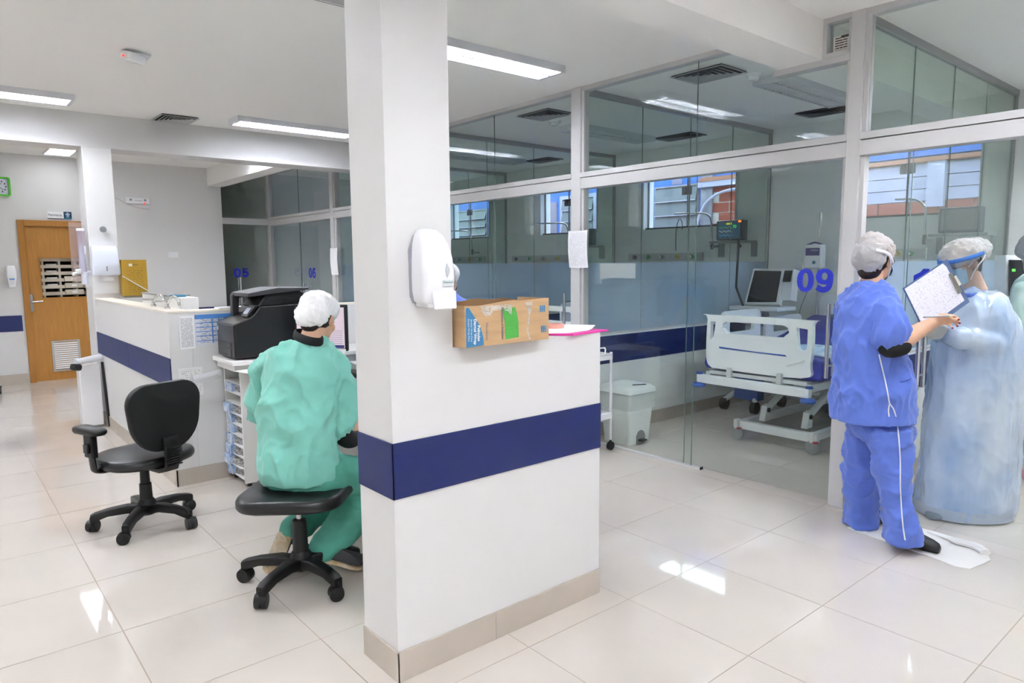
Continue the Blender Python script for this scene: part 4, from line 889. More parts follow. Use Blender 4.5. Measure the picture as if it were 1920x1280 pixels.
# base frame, lifting arms, casters
B('base_bar', FRAME, bed, 5.20, 5.255, 2.51, 3.24, .095, .165, bevel=.005); B('base_bar', FRAME, bed, 6.85, 6.9, 2.51, 3.24, .095, .165, bevel=.005)
for y in (2.56, 3.19): B('base_beam', FRAME, bed, 5.255, 6.85, y-.025, y+.025, .10, .16)
for y in (2.68, 3.05):
    MB().hexa([(5.33, y-.025, .165), (5.42, y-.025, .165), (5.42, y+.025, .165), (5.33, y+.025, .165), (5.36, y-.025, .29), (5.42, y-.025, .30), (5.42, y+.025, .30), (5.36, y+.025, .29)]).build('arm_bracket', FRAME, bed)
    MB().obox((5.66, y, .37), (.62, .035, .045), Matrix.Rotation(-.42, 3, 'Y')).build('lifting_arm', FRAME, bed, bevel=.004)
    MB().cyl((5.385, y-.035, .255), (5.385, y-.02, .255), .02).build('pivot_bolt', BLACK, bed)
MB().cyl((5.5, 2.87, .42), (5.9, 2.87, .36), .03).build('actuator', PLAST, bed, smooth=True)
REDP = mat('red_plastic', '#a83038', .4)
for x, y in ((5.20, 3.20), (5.215, 2.545), (6.85, 3.20), (6.85, 2.545)):
    k = MB().cyl((x-.016, y, .0575), (x+.016, y, .0575), .05, n=26).build('caster', mat('caster_white', '#d9d9d6', .4), bed, smooth=True)
    MB().lathe([(.048, -.018), (.0575, -.014), (.0575, .014), (.048, .018)], (x, y, .0575), 26, (1, 0, 0)).build('tyre', RUBBER, k, smooth=True)
    MB().hexa([(x-.025, y-.02, .095), (x+.025, y-.02, .095), (x+.025, y+.02, .095), (x-.025, y+.02, .095), (x-.035, y-.02, .18), (x+.02, y-.02, .18), (x+.02, y+.02, .18), (x-.035, y+.02, .18)]).build('caster_fork', FRAME, bed, bevel=.008)
    B('brake_pedal', REDP, bed, x-.05, x-.01, y-.05, y-.02, .10, .112, bevel=.003)
# ventilator
vt = thing('ventilator', 'grey ventilator with large dark screen and wheeled blue base beside the bed', 'ventilator', (6.5, 3.75, 0)); VG = mat('ventilator_grey', '#cfd4d8', .4)
v0, v1, v2, v3 = onX(1400, 566, 6.35), onX(1455, 566, 6.35), onX(1465, 508, 6.5), onX(1415, 507, 6.5)
def quadbox(name, m, par, q, th, pad=0., off=0.):
    a, b, c_, d_ = [Vector(x) for x in q]; cn = (a+b+c_+d_)/4; nr = (b-a).cross(d_-a).normalized()
    if nr.dot(CAM-cn) < 0: nr = -nr
    q = [x+(x-cn)*pad+nr*off for x in (a, b, c_, d_)]
    return MB().hexa([x-nr*th for x in q]+q).build(name, m, par)
quadbox('screen_case', VG, vt, (v0, v1+(v1-v0)*.04, v2+(v2-v3)*.04, v3), .05, .14, -.004); quadbox('screen', mat('dark_screen', '#141a22', .12), vt, (v0, v1, v2, v3), .003)
s0, s1, s2, s3 = onX(1467, 528, 6.4), onX(1482, 528, 6.4), onX(1486, 507, 6.44), onX(1471, 507, 6.44)
quadbox('side_display', mat('dark_screen', '#141a22', .12), vt, (s0, s1, s2, s3), .004); quadbox('side_case', VG, vt, (s0-V(0, 0, .16), s1-V(0, 0, .16), s2, s3), .12, .12, -.006)
tb = onX(1440, 572, 6.4); B('shelf', VG, vt, 6.2, 6.55, 3.42, 3.95, tb.z-.05, tb.z-.01, bevel=.01); B('neck', VG, vt, 6.38, 6.50, 3.68, 3.82, .80, tb.z-.05)
MB().lathe([(.08, -.03), (.19, -.01), (.2, .02), (.12, .04)], (6.45, 3.78, .90), 24).build('blue_collar', mat('slate_blue', '#47619a', .4), vt, smooth=True)
B('column', VG, vt, 6.35, 6.55, 3.64, 3.86, .14, .88, bevel=.02); B('lower_module', mat('module_blue', '#33509c', .45), vt, 6.22, 6.36, 3.62, 3.88, .12, .40, bevel=.01)
for x, y in ((6.18, 3.96), (6.2, 3.63), (6.72, 3.96), (6.72, 3.63)):
    MB().tube(spline([V(6.45, 3.78, .16), V((x+6.45)/2, (y+3.78)/2, .19), V(x, y, .10)], 5), [(.035, .03)]*6+[(.028, .025)]*5, 10).build('base_leg', VG, vt, smooth=True); MB().cyl((x, y-.025, .0605), (x, y+.025, .0605), .06, n=22).build('caster', BLACKM, vt, smooth=True)
MB().tube([at(1388, 462, 6.35), at(1385, 452, 6.3), V(6.32, 3.95, 1.25), V(6.3, 3.8, .95)], .012, 8).build('hose_arm', BLACK, vt, smooth=True)
# infusion pump on pole
ip = thing('infusion_pump', 'white and purple infusion pump on a pole near the number 09', 'infusion pump', (7.05, 3.5, 0))
a0 = onX(1514, 503, 7.05); a1 = onX(1549, 458, 7.05); pc = (a0+a1)/2
B('case', PLAST, ip, 6.96, 7.06, a1.y, a0.y, a0.z, a1.z, bevel=.015); B('display_panel', mat('purple_panel', '#4a3f82', .35), ip, 6.953, 6.961, a1.y+.02, a0.y-.02, pc.z+.01, a1.z-.035, bevel=.003)
B('display', mat('lcd_grey', '#8c92a8', .3), ip, 6.950, 6.954, a1.y+.03, pc.y+.015, pc.z+.055, a1.z-.05); MB().tube(spline([V(7.0, a1.y+.01, a1.z-.005), V(7.0, pc.y, a1.z+.02), V(7.0, a0.y-.01, a1.z-.005)], 6), .010, 8).build('handle', mat('purple_panel', '#4a3f82'), ip, smooth=True)
MB().cyl((6.955, pc.y-.02, pc.z-.06), (6.951, pc.y-.02, pc.z-.06), .018).build('dial', mat('dial_teal', '#4f8aa8', .4), ip)
MB().cyl((7.10, pc.y, .0), (7.10, pc.y, 2.0), .012).build('pole', CHROME, ip, smooth=True); MB().cyl((7.10, pc.y, 0), (7.10, pc.y, .03), .08).build('foot', RUBBER, ip); B('clamp', BLACK, ip, 7.055, 7.112, pc.y-.02, pc.y+.02, pc.z-.05, pc.z+.05)
MB().tube(spline([V(6.99, pc.y+.03, a0.z), V(6.98, pc.y+.05, 1.2), V(6.98, pc.y+.12, 1.0), V(6.97, pc.y+.1, .85)], 6), .004, 6).build('tubing', RUBBER, ip, smooth=True)
# wall monitors on shelves, arms, outlets, per room
def wall_monitor(yc_, label, on, zc=1.86):
    t = thing('patient_monitor', label, 'monitor', (7.05, yc_, zc))
    B('case', mat('monitor_navy', '#25304a', .4), t, 6.98, 7.10, yc_-.165, yc_+.165, zc-.115, zc+.11, bevel=.012)
    sc = B('screen', mat('monitor_lit', '#16324a', .2, emit='#1d4a66', estr=.5) if on else mat('monitor_off', '#6d7072', .3), t, 6.974, 6.981, yc_-.14, yc_+.14, zc-.09, zc+.09)
    if on:
        B('alarm_light', mat('alarm_orange', '#ff7a1a', .4, emit='#ff6a10', estr=2.5), t, 6.972, 6.98, yc_-.155, yc_-.12, zc+.082, zc+.102); B('yellow_field', mat('field_yellow', '#d8d43c', .4, emit='#c8c430', estr=.8), sc, 6.971, 6.974, yc_-.04, yc_+.03, zc+.06, zc+.08)
        text('reading', '70', mat('reading_green', '#2fe060', .4, emit='#25d050', estr=1.2), sc, .05, lambda u, v, w: V(6.972-w, yc_-.05-u, zc+.02+v))
        for k, cl in enumerate(('#28c060', '#d8d8e0', '#48a0e0')):
            MB().tube([V(6.972, yc_+.12-.02*q, zc+.03-.045*k+.012*math.sin(q*2.2+k)) for q in range(9)], .0015, 4).build('trace', mat('trace_%d' % k, cl, .4, emit=cl, estr=.9), sc)
    B('shelf', RUBBER, t, 6.92, 7.18, yc_-.24, yc_+.22, zc-.145, zc-.12, bevel=.003); B('shelf_bracket', RUBBER, t, 7.1, 7.2, yc_-.23, yc_-.21, zc-.30, zc-.145); B('shelf_bracket', RUBBER, t, 7.1, 7.2, yc_+.19, yc_+.21, zc-.30, zc-.145)
wall_monitor(4.475, 'lit patient monitor with orange alarm light in the second room', True)
wall_monitor(2.185, 'switched-off grey patient monitor behind the gowned person', False)
wall_monitor(6.78, 'lit patient monitor behind the taped sheet in the third room', False)
def iv_arm(y0_, y1_, z, label):
    t = thing('curtain_arm', label, 'bent pipe', (7.1, y0_, 1.5))
    MB().tube(spline([V(6.95, y0_, z+.02), V(6.97, (y0_+y1_)/2, z+.015), V(7.0, y1_+.06, z), V(7.02, y1_, z-.06), V(7.05, y1_, z-.2), V(7.06, y1_, 1.69)], 6), .011, 10).build('pipe', CHROME, t, smooth=True)
    B('wall_bracket', STEEL, t, 7.05, 7.2, y1_-.02, y1_+.02, 1.67, 1.70); MB().cyl((7.06, y1_, 1.65), (7.06, y1_, 1.74), .018).build('socket', BLACK, t, smooth=True)
iv_arm(5.20, 4.745, 2.06, 'bent chrome pipe below the window of the second room'); iv_arm(2.71, 2.48, 2.05, 'bent chrome pipe below the window behind the nurse'); iv_arm(7.75, 7.1, 2.06, 'bent chrome pipe below the window of the third room'); iv_arm(10.0, 9.4, 2.04, 'bent chrome pipe in the farthest room')
def gas_panel(y0_, y1_, label):
    t = thing('gas_panel', label, 'outlet panel', (7.18, y0_, 1.5)); B('rail', ALU, t, 7.165, 7.2, y0_, y1_, 1.52, 1.62, bevel=.004)
    for k, cl in enumerate(('#3f9a58', '#d4b93c', '#9aa0a6', '#3f9a58', '#7a4a8a')):
        y = y0_+.12+k*(y1_-y0_-.24)/4; oc = mat('outlet_%s' % cl[1:], cl, .4)
        b = MB().cyl((7.165, y, 1.57), (7.135, y, 1.57), .028).build('outlet', oc, t, smooth=True); MB().cyl((7.135, y, 1.57), (7.10, y, 1.57), .012).build('nozzle', CHROME, b, smooth=True)
    b = MB().lathe([(.035, 0), (.04, .01), (.04, .10), (.03, .12), (.012, .13)], (7.10, y0_+.2, 1.36), 16).build('flask', film_mat('flask_clear', '#d7dde2', .5), t, smooth=True)
gas_panel(4.95, 6.1, 'gas outlet rail on the rear wall of the second room'); gas_panel(7.0, 8.5, 'gas outlet rail on the rear wall of the third room'); gas_panel(9.2, 10.6, 'gas outlet rail in the farthest room'); gas_panel(2.5, 3.2, 'gas outlet rail behind the nurse and the gowned person')
for k in range(3): tag(B('wall_plate', PLAST, None, 7.188, 7.2, 3.71, 3.80, 1.575-.075*k, 1.615-.075*k, bevel=.002), 'small white socket plate beside the pump, %s of three' % ['top', 'middle', 'lowest'][k], 'socket plate', 'socket plates near the pump')
MB_ = MB().tube(spline([onX(1267, 470, 6.98), onX(1268, 430, 6.98), onX(1274, 410, 6.98), onX(1279, 418, 6.98), onX(1279, 430, 6.98)], 8), .006, 6).build('hanging_cable', BLACK, None, smooth=True); tag(MB_, 'black looped cable hanging below the window of the second room', 'cable')
MB_ = MB().tube([onX(1274, 410, 6.98), onX(1274, 409, 7.2)], .004, 6).build('hook', CHROME, MB_)
# second-room bed seen between box and mullion
def simple_bed(x0, yc_, label):
    t = thing('hospital_bed', label, 'bed', (x0+1, yc_, 0)); 
    MB().plate(rounded(.9, .45, .09, 5, yc_, .83), [rounded(.5, .1, .04, 4, yc_, .95)], .045, lambda u, v, w: V(x0+w, u, v)).build('footboard', BEDW, t, bevel=.008)
    B('mattress', MATT, t, x0+.06, x0+1.85, yc_-.43, yc_+.43, .60, .75, bevel=.03); B('deck', FRAME, t, x0+.05, x0+1.9, yc_-.43, yc_+.43, .54, .60)
    B('base_frame', FRAME, t, x0+.1, x0+1.8, yc_-.33, yc_+.33, .10, .16); B('column', FRAME, t, x0+.5, x0+.62, yc_-.2, yc_+.2, .16, .54); B('column', FRAME, t, x0+1.3, x0+1.42, yc_-.2, yc_+.2, .16, .54)
    for x in (x0+.12, x0+1.75):
        for y in (yc_-.33, yc_+.33): MB().cyl((x, y-.016, .0555), (x, y+.016, .0555), .055, n=20).build('caster', RUBBER, t, smooth=True)
    for s in (-1, 1): MB().plate(rounded(.9, .34, .07, 5, x0+1.0, .88), [rounded(.5, .1, .03, 4, x0+1.0, .95)], .03, lambda u, v, w: V(u, yc_+s*.46+w, v)).build('side_rail', BEDW, t, bevel=.006)
simple_bed(5.05, 5.3, 'white hospital bed in the second glazed room'); simple_bed(5.05, 7.5, 'white hospital bed in the third glazed room'); simple_bed(5.05, 9.75, 'white hospital bed in the farthest glazed room')
# waste bin
BINW = mat('bin_white', '#e3e7e6', .4)
bn = thing('pedal_bin', 'white pedal waste bin behind the glass with plastic liner', 'waste bin', (4.5, 3.78, 0))
def tap(z, x0, x1, y0_, y1_, r=.03): return [V((x0+x1)/2+u, (y0_+y1_)/2+v, z) for u, v in rounded(x1-x0, y1_-y0_, r, 4)]
MB().loft([tap(.002, 4.33, 4.60, 3.66, 3.94), tap(.42, 4.30, 4.63, 3.63, 3.97)]).build('body', BINW, bn, smooth=True)
MB().loft([tap(.30, 4.292, 4.638, 3.622, 3.978), tap(.36, 4.288, 4.642, 3.618, 3.982), tap(.435, 4.290, 4.640, 3.62, 3.98)], cap=False).build('liner', film_mat('liner_plastic', '#e8eceb', .6), bn, smooth=True)
MB().loft([tap(.435, 4.285, 4.645, 3.615, 3.985, .04), tap(.465, 4.285, 4.645, 3.615, 3.985, .05), tap(.49, 4.31, 4.62, 3.64, 3.96, .05), tap(.495, 4.36, 4.57, 3.69, 3.91, .05)]).build('lid', BINW, bn, smooth=True)
MB().plate([(-.05, 0), (.05, 0), (.05, .07), (.03, .105), (0, .115), (-.03, .105), (-.05, .07)], [], .012, lambda u, v, w: V(4.47+u, 3.655-w, .003+v)).build('pedal_recess', RUBBER, bn); B('pedal', BLACK, bn, 4.43, 4.50, 3.60, 3.65, .03, .045, bevel=.004)
MB().tube([V(4.42, 3.70, .497), V(4.54, 3.66, .494)], .005, 6).build('lid_stick', BLACK, bn)
# trolley on the hall side
tl = thing('trolley', 'white tubular trolley standing behind the half wall', 'trolley', (3.9, 3.9, 0))
for x in (3.72, 4.14):
    for y in (3.69, 4.06):
        MB().cyl((x, y, .085), (x, y, .80), .0115).build('post', PLAST, tl, smooth=True); MB().cyl((x, y-.013, .035), (x, y+.013, .035), .035, n=20).build('caster', BLACK, tl, smooth=True); MB().cyl((x, y, .06), (x, y, .09), .01).build('stem', BLACK, tl)
for z in (.26, .74): B('shelf', PLAST, tl, 3.71, 4.15, 3.68, 4.07, z, z+.05, bevel=.004)
MB().tube(spline([V(4.08, 3.70, .79), V(4.08, 3.70, .83), V(4.06, 3.72, .835), V(3.80, 3.72, .835), V(3.78, 3.70, .83), V(3.78, 3.70, .79)], 4), .006, 8).build('guard_rail', PLAST, tl, smooth=True)
# sheets on mullions
def hung(name, label, y0_, y1_, z0_, z1_, x, m, fold=0.):
    R = []
    for k in range(9):
        s = k/8; z = z1_+(z0_-z1_)*s; dx = -.004-.010*math.sin(s*PI)+fold*(s-.5); sk = .012*s
        R.append([V(x+dx, y1_-sk, z), V(x+dx-.006, (y0_+y1_)/2-sk, z-.004), V(x+dx-.001, y0_-sk, z), V(x+dx+.0006, y0_-sk, z), V(x+dx-.0044, (y0_+y1_)/2-sk, z-.004), V(x+dx+.0006, y1_-sk, z)])
    return tag(MB().loft(R).build(name, m, None), label, 'paper')
hung('notice_sheet', 'white printed sheet taped to the mullion above the folder', 3.995, 4.215, 1.468, 1.775, 4.183, print_mat('sheet_print', '#eeeef2', '#d6d6dc', 26, .55, 8.2, (1, 0, 2)))
p0 = onX(618, 465, 4.17); p1 = onX(633, 515, 4.17)
hung('notice_sheet', 'small white sheets on the far mullion left of the pillar', p1.y, p0.y, p1.z, p0.z, 4.183, PAPER)
hung('notice_sheet', 'white sheet edge hanging by the mullion next to the number 09', 1.93, 1.985, 1.40, 1.63, 4.30, PAPER)
# floor cloth under the nurse
cl = []
out = [(1588, 990), (1640, 978), (1700, 984), (1760, 1000), (1800, 1012), (1838, 1024), (1852, 1040), (1857, 1052), (1838, 1060), (1818, 1068), (1788, 1062), (1740, 1043), (1690, 1026), (1636, 1008)]
pts = [onZ(a, b, 0) for a, b in out]; ce = sum(pts, V(0, 0, 0))/len(pts)
R = []
for f_, z in ((1, .0008), (1, .006), (.9, .008), (.6, .007), (.25, .008)):
    R.append([ce+(p-ce)*f_+V(0, 0, z+(.004*math.sin(i*2.3) if .3 < f_ < 1 else 0)) for i, p in enumerate(pts)])
TOW = mat('white_towel', '#efedea', .9, bump=.5, bscale=220); fc = thing('floor_cloth', 'white cloth on the floor under the nurse\'s shoes', 'cloth', ce)
MB().loft(R).build('cloth', TOW, fc, smooth=True)
MB().tube(spline([onZ(1742, 996, .012), onZ(1770, 1006, .016), onZ(1800, 1016, .018), onZ(1830, 1024, .022), onZ(1848, 1036, .018)], 5), [(.008, .016)]*8+[(.016, .03)]*9, 10).build('rolled_edge', TOW, fc, smooth=True)
# screen machine at the right picture edge
mc = thing('bedside_machine', 'white medical machine with dark screen at the right picture edge', 'machine', (5.6, 1.0, 0))
a = at(1886, 478, 5.2); b = at(1960, 640, 5.2)
q = [at(1886, 562, 5.2), at(1960, 566, 5.25), at(1960, 480, 5.25), at(1886, 478, 5.2)]
quadbox('case', PLAST, mc, q, .10, 0, 0); quadbox('screen', mat('dark_screen', '#141a22'), mc, [at(1893, 556, 5.18), at(1950, 558, 5.2), at(1950, 488, 5.2), at(1893, 487, 5.18)], .01)
quadbox('green_light', mat('green_led', '#5fe04a', .4, emit='#50d040', estr=1.2), mc, [at(1898, 509, 5.16), at(1904, 509, 5.16), at(1904, 504, 5.16), at(1898, 504, 5.16)], .004)
g0 = at(1925, 560, 5.3); MB().cyl((g0.x, g0.y, .02), (g0.x, g0.y, g0.z+.05), .03).build('stand', STEEL, mc, smooth=True); MB().cyl((g0.x, g0.y, 0), (g0.x, g0.y, .04), .25).build('foot', RUBBER, mc, smooth=True)
# =================================================================== NEIGHBOURING HOUSE OUTSIDE
XF = 9.2
hs = thing('neighbour_house', 'blue and brick neighbouring house seen through the high windows', 'building', (XF, 6, 0))
BLU = mat('house_blue', '#1f4f98', .7, var=.06, vscale=3); WHT = mat('house_white', '#8686a0', .7, var=.05, vscale=6); GRY = mat('house_concrete', '#6a6a76', .8, var=.12, vscale=9); MORT = mat('mortar', '#98908f', .9)
B('wall', BLU, hs, XF, XF+.2, 4.05, 14.5, -.2, 2.9); B('wall', MORT, hs, XF+.02, XF+.2, -3, 4.05, -.2, 2.72); B('wall', BLU, hs, XF+.02, XF+.2, -3, 4.05, 2.74, 3.4); B('wall', BLU, hs, XF, XF+.2, 4.05, 14.5, 2.9, 3.4)
B('drain_pipe', WHT, hs, XF-.06, XF, 4.10, 4.14, 0, 3.1); B('drain_pipe', WHT, hs, XF-.05, XF, 7.38, 7.41, 0, 2.55)
BRK = mat('red_brick', '#74301f', .85, var=.16, vscale=14)
bme = None
def brick(y, z, w_=.33, h=.135):
    global bme
    if bme is None:
        o = MB().box(-.02, .03, -.5, .5, -.5, .5).build('brick', BRK, hs); bme = o.data
    else:
        o = bpy.data.objects.new('brick', bme); COL.objects.link(o); o.parent = hs; o.matrix_parent_inverse = Matrix.Translation(-hs.location)
    o.location = (XF+.0+random.uniform(-.004, .004), y, z); o.scale = (1, w_, h)
for r in range(3):
    for k in range(6): brick(2.2+.35*k+(.17 if r % 2 else 0), 1.83+.15*r)
B('brick_backing', MORT, hs, XF-.012, XF, 5.1, 6.17, -.2, 2.62)
for r in range(6):
    for k in range(3): brick(5.25+.35*k+(.17 if r % 2 else 0)-.05, 1.86+.15*r)
B('pilaster', GRY, hs, XF-.05, XF, 6.17, 6.37, -.2, 2.80); B('eave_slab', WHT, hs, XF-.12, XF, 5.1, 6.40, 2.62, 2.70); B('eave_edge', mat('terracotta', '#7e5340', .8), hs, XF-.13, XF-.02, 5.1, 6.36, 2.70, 2.76)
# white boards beside brick
for k in range(3): B('board', WHT, hs, XF-.02-.006*k, XF+.02, 2.0, 4.04, 2.21+.145*k, 2.345+.145*k)
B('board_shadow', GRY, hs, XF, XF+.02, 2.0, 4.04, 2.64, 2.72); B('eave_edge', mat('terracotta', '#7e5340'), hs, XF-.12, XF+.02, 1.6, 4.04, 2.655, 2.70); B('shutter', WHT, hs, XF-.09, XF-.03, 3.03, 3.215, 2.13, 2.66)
def louvre_window(y0_, y1_, z0_, z1_, n, fw):
    w = thing('tmp', None, None); bpy.data.objects.remove(w)
    f = MB()
    for a in ((y0_-fw, y0_, z0_-fw, z1_+fw), (y1_, y1_+fw, z0_-fw, z1_+fw), (y0_, y1_, z1_, z1_+fw), (y0_, y1_, z0_-fw, z0_)): f.box(XF-.04, XF+.0, *a)
    o = f.build('window_frame', WHT if fw > .03 else GRY, hs); B('dark_pane', mat('dim_window', '#23272f', .3), o, XF-.012, XF-.002, y0_, y1_, z0_, z1_)
    for k in range(n):
        z = z0_+(z1_-z0_)*(k+.5)/n; h = (z1_-z0_)/n*.5
        MB().hexa([(XF-.075, y0_, z-h), (XF-.071, y0_, z-h), (XF-.071, y1_, z-h), (XF-.075, y1_, z-h), (XF-.03, y0_, z+h*.8), (XF-.026, y0_, z+h*.8), (XF-.026, y1_, z+h*.8), (XF-.03, y1_, z+h*.8)]).build('glass_louvre', mat('louvre_glass', '#3a4250', .55), o)
        B('louvre_edge', WHT, o, XF-.08, XF-.07, y0_, y1_, z-h-.014, z-h)
louvre_window(6.45, 7.24, 2.02, 2.68, 3, .02); louvre_window(8.62, 9.40, 2.06, 2.66, 3, .07); louvre_window(11.7, 12.8, 1.95, 2.62, 4, .03)
B('patch', mat('bare_plaster', '#6a6478', .9), hs, XF-.006, XF, 9.58, 9.84, 2.0, 2.64); B('patch', mat('bare_plaster', '#6a6478'), hs, XF-.006, XF, 6.75, 6.95, 2.72, 2.86)
B('roof', mat('roof_sheet', '#9a9da3', .6), hs, XF-.02, XF+4, -3, 14.5, 3.4, 3.46)
MB().tube(spline([V(XF-.10, 6.42, 1.95), V(XF-.10, 6.35, 2.2), V(XF-.10, 6.2, 2.42), V(XF-.10, 5.95, 2.53), V(XF-.10, 5.6, 2.56), V(XF-.10, 5.2, 2.58)], 6), .02, 8).build('white_conduit', WHT, hs, smooth=True)
tag(B('ground_outside', mat('outside_ground', '#8f8b85', .9), None, 7.38, 14, -4, 15, -.2, -.1), 'bare ground between the building and the neighbouring house', kind='structure')
# =================================================================== PEOPLE
from mathutils.bvhtree import BVHTree
UP = V(0, 0, 1)
def sculpt(name, mb, m, parent, voxel=.01, it=6, wr=None, fac=.5):
    me = bpy.data.meshes.new('t'); me.from_pydata(mb.v, [], mb.f)
    bm = bmesh.new(); bm.from_mesh(me); bmesh.ops.recalc_face_normals(bm, faces=bm.faces[:]); bm.to_mesh(me); bm.free()
    o = bpy.data.objects.new('t', me); COL.objects.link(o)
    r = o.modifiers.new('r', 'REMESH'); r.mode = 'VOXEL'; r.voxel_size = voxel
    if it:
        s = o.modifiers.new('s', 'SMOOTH'); s.factor = fac; s.iterations = it
    dg = bpy.context.evaluated_depsgraph_get(); n = bpy.data.meshes.new_from_object(o.evaluated_get(dg)); bpy.data.objects.remove(o); bpy.data.meshes.remove(me)
    if wr:
        ns = [v.normal.copy() for v in n.vertices]
        for v, q in zip(n.vertices, ns): v.co += q*wr(v.co, q)
    n.materials.clear(); n.materials.append(m); n.name = name
    n.polygons.foreach_set('use_smooth', [True]*len(n.polygons))
    return link(name, n, parent)
def folds(amp, f, fz, seed=0., ridge=.6):
    def fn(c, nrm):
        p = V(c.x*f, c.y*f, c.z*fz)+V(seed, seed*1.7, seed*.3)
        a = noise.noise(p); b = noise.noise(p*2.3+V(5, 5, 5)); r = (1-abs(noise.noise(p*1.3+V(9, 2, 4))))**3
        return amp*((1-ridge)*(a+.4*b)+ridge*(r-.45))
    return fn
def surf(o, px, py, off=.002):
    """point where the sight line meets a built surface"""
    me = o.data; t = BVHTree.FromPolygons([v.co for v in me.vertices], [p.vertices[:] for p in me.polygons]); d = ray(px, py).normalized()
    h = t.ray_cast(CAM, d); return (h[0]-d*off) if h[0] is not None else None
def hring(c, a, b, n=28, e=1.0, yaw=0.):
    u = HR*math.cos(yaw)+HF*math.sin(yaw); w = HF*math.cos(yaw)-HR*math.sin(yaw); R = []
    for k in range(n):
        t = 2*PI*k/n; ct, stn = math.cos(t), math.sin(t)
        R.append(c+u*(a*math.copysign(abs(ct)**e, ct))+w*(b*math.copysign(abs(stn)**e, stn)))
    return R
def rows(mb, rs):
    """rs: (px left, px right, py, depth, depth radius)"""
    R = []
    for x0, x1, y, dp, b in rs:
        R.append(hring(at((x0+x1)/2, y, dp), (x1-x0)/2/ppm(dp), b, e=.9))
    return mb.loft(R)
def limb(mb, pts, rads, n=14, k=5):
    q = spline(pts, k); rr = []
    for i in range(len(pts)-1):
        for j in range(k): rr.append(rads[i]+(rads[i+1]-rads[i])*j/k)
    rr.append(rads[-1]); mb.tube(q, rr, n); mb.sphere(pts[0], rads[0], 12, 8); mb.sphere(pts[-1], rads[-1], 12, 8); return mb
def hand(mb, wrist, y, x, curl=(.5, .7, .5), thumb=.5, s=1., spread=.06):
    """wrist point, y finger direction, x towards the thumb side"""
    y = y.normalized(); x = (x-y*x.dot(y)).normalized(); z = x.cross(y); nails = []
    P = lambda a, b, c: wrist+x*(a*s)+y*(b*s)+z*(c*s)
    R = []
    for b, wd, th in ((-.01, .024, .019), (.02, .032, .017), (.05, .040, .015), (.085, .041, .013), (.095, .038, .011)):
        R.append([P(.002+wd*math.cos(t), b, th*math.sin(t)) for t in [2*PI*k/16 for k in range(16)]])
    mb.loft(R)
    for i, (bx, by, ln, r) in enumerate(((.030, .088, .078, .0088), (.010, .093, .086, .0090), (-.011, .090, .080, .0086), (-.030, .080, .062, .0078))):
        p = P(bx, by, 0); a = 0.; pts = [P(bx, by-.02, 0), p]
        for j, (lf, cu) in enumerate(zip((.45, .31, .24), curl)):
            a += cu; p = p+(y*math.cos(a)+x*(spread*(1.5-i)*.5)-z*math.sin(a)).normalized()*(ln*lf*s); pts.append(p)
        limb(mb, pts, [r*s*1.05, r*s*1.05, r*s, r*s*.92, r*s*.8], 10, 3); nails.append((p, y*math.cos(a)-z*math.sin(a)))
    b = P(.026, .015, -.004); t1 = P(.052, .045, -.012); t2 = P(.056-.02*thumb, .075, -.018-.02*thumb); t3 = P(.05-.035*thumb, .098, -.022-.03*thumb)
    limb(mb, [b, t1, t2, t3], [.016*s, .012*s, .0105*s, .0085*s], 10, 3); nails.append((t3, (t3-t2).normalized()))
    return nails
def frame(face, tilt=0.):
    y = face.normalized(); x = y.cross(UP).normalized(); z = x.cross(y).normalized(); return Matrix((x, y, z)).transposed()
def head_mesh(mb, c, Rm, s=1.):
    P = lambda a, b, d: c+Rm @ V(a*s, b*s, d*s)
    mb.sphere(P(0, -.012, .035), (.074*s, .094*s, .088*s), 20, 14, Rm); mb.sphere(P(0, .022, -.035), (.060*s, .068*s, .072*s), 18, 12, Rm); mb.sphere(P(0, .045, -.075), (.034*s, .034*s, .03*s), 14, 10, Rm)
    mb.tube([P(0, .088, .02), P(0, .106, -.012), P(0, .098, -.022)], [.010*s, .015*s, .012*s], 10); mb.sphere(P(0, .094, -.055), (.024*s, .012*s, .009*s), 12, 8, Rm); mb.sphere(P(0, .080, .040), (.05*s, .014*s, .012*s), 12, 8, Rm)
    for k in (-1, 1):
        mb.sphere(P(k*.075, -.008, -.005), (.010*s, .020*s, .032*s), 12, 8, Rm); mb.sphere(P(k*.040, .055, -.02), (.025*s, .022*s, .026*s), 12, 8, Rm)
def face_parts(par, c, Rm, s=1.):
    P = lambda a, b, d: c+Rm @ V(a*s, b*s, d*s)
    for k in (-1, 1):
        e = MB().sphere(P(k*.031, .079, .018), (.0135*s, .010*s, .009*s), 14, 10, Rm).build('eye', mat('eye_white', '#e9e6e2', .2), par, smooth=True)
        MB().sphere(P(k*.031, .0875, .018), (.006*s, .003*s, .006*s), 12, 8, Rm).build('iris', mat('iris_brown', '#2b1a12', .2), e, smooth=True)
        MB().tube([P(k*.014, .092, .040), P(k*.032, .091, .046), P(k*.052, .078, .040)], [.003*s, .004*s, .002*s], 8).build('eyebrow', HAIR, par, smooth=True)
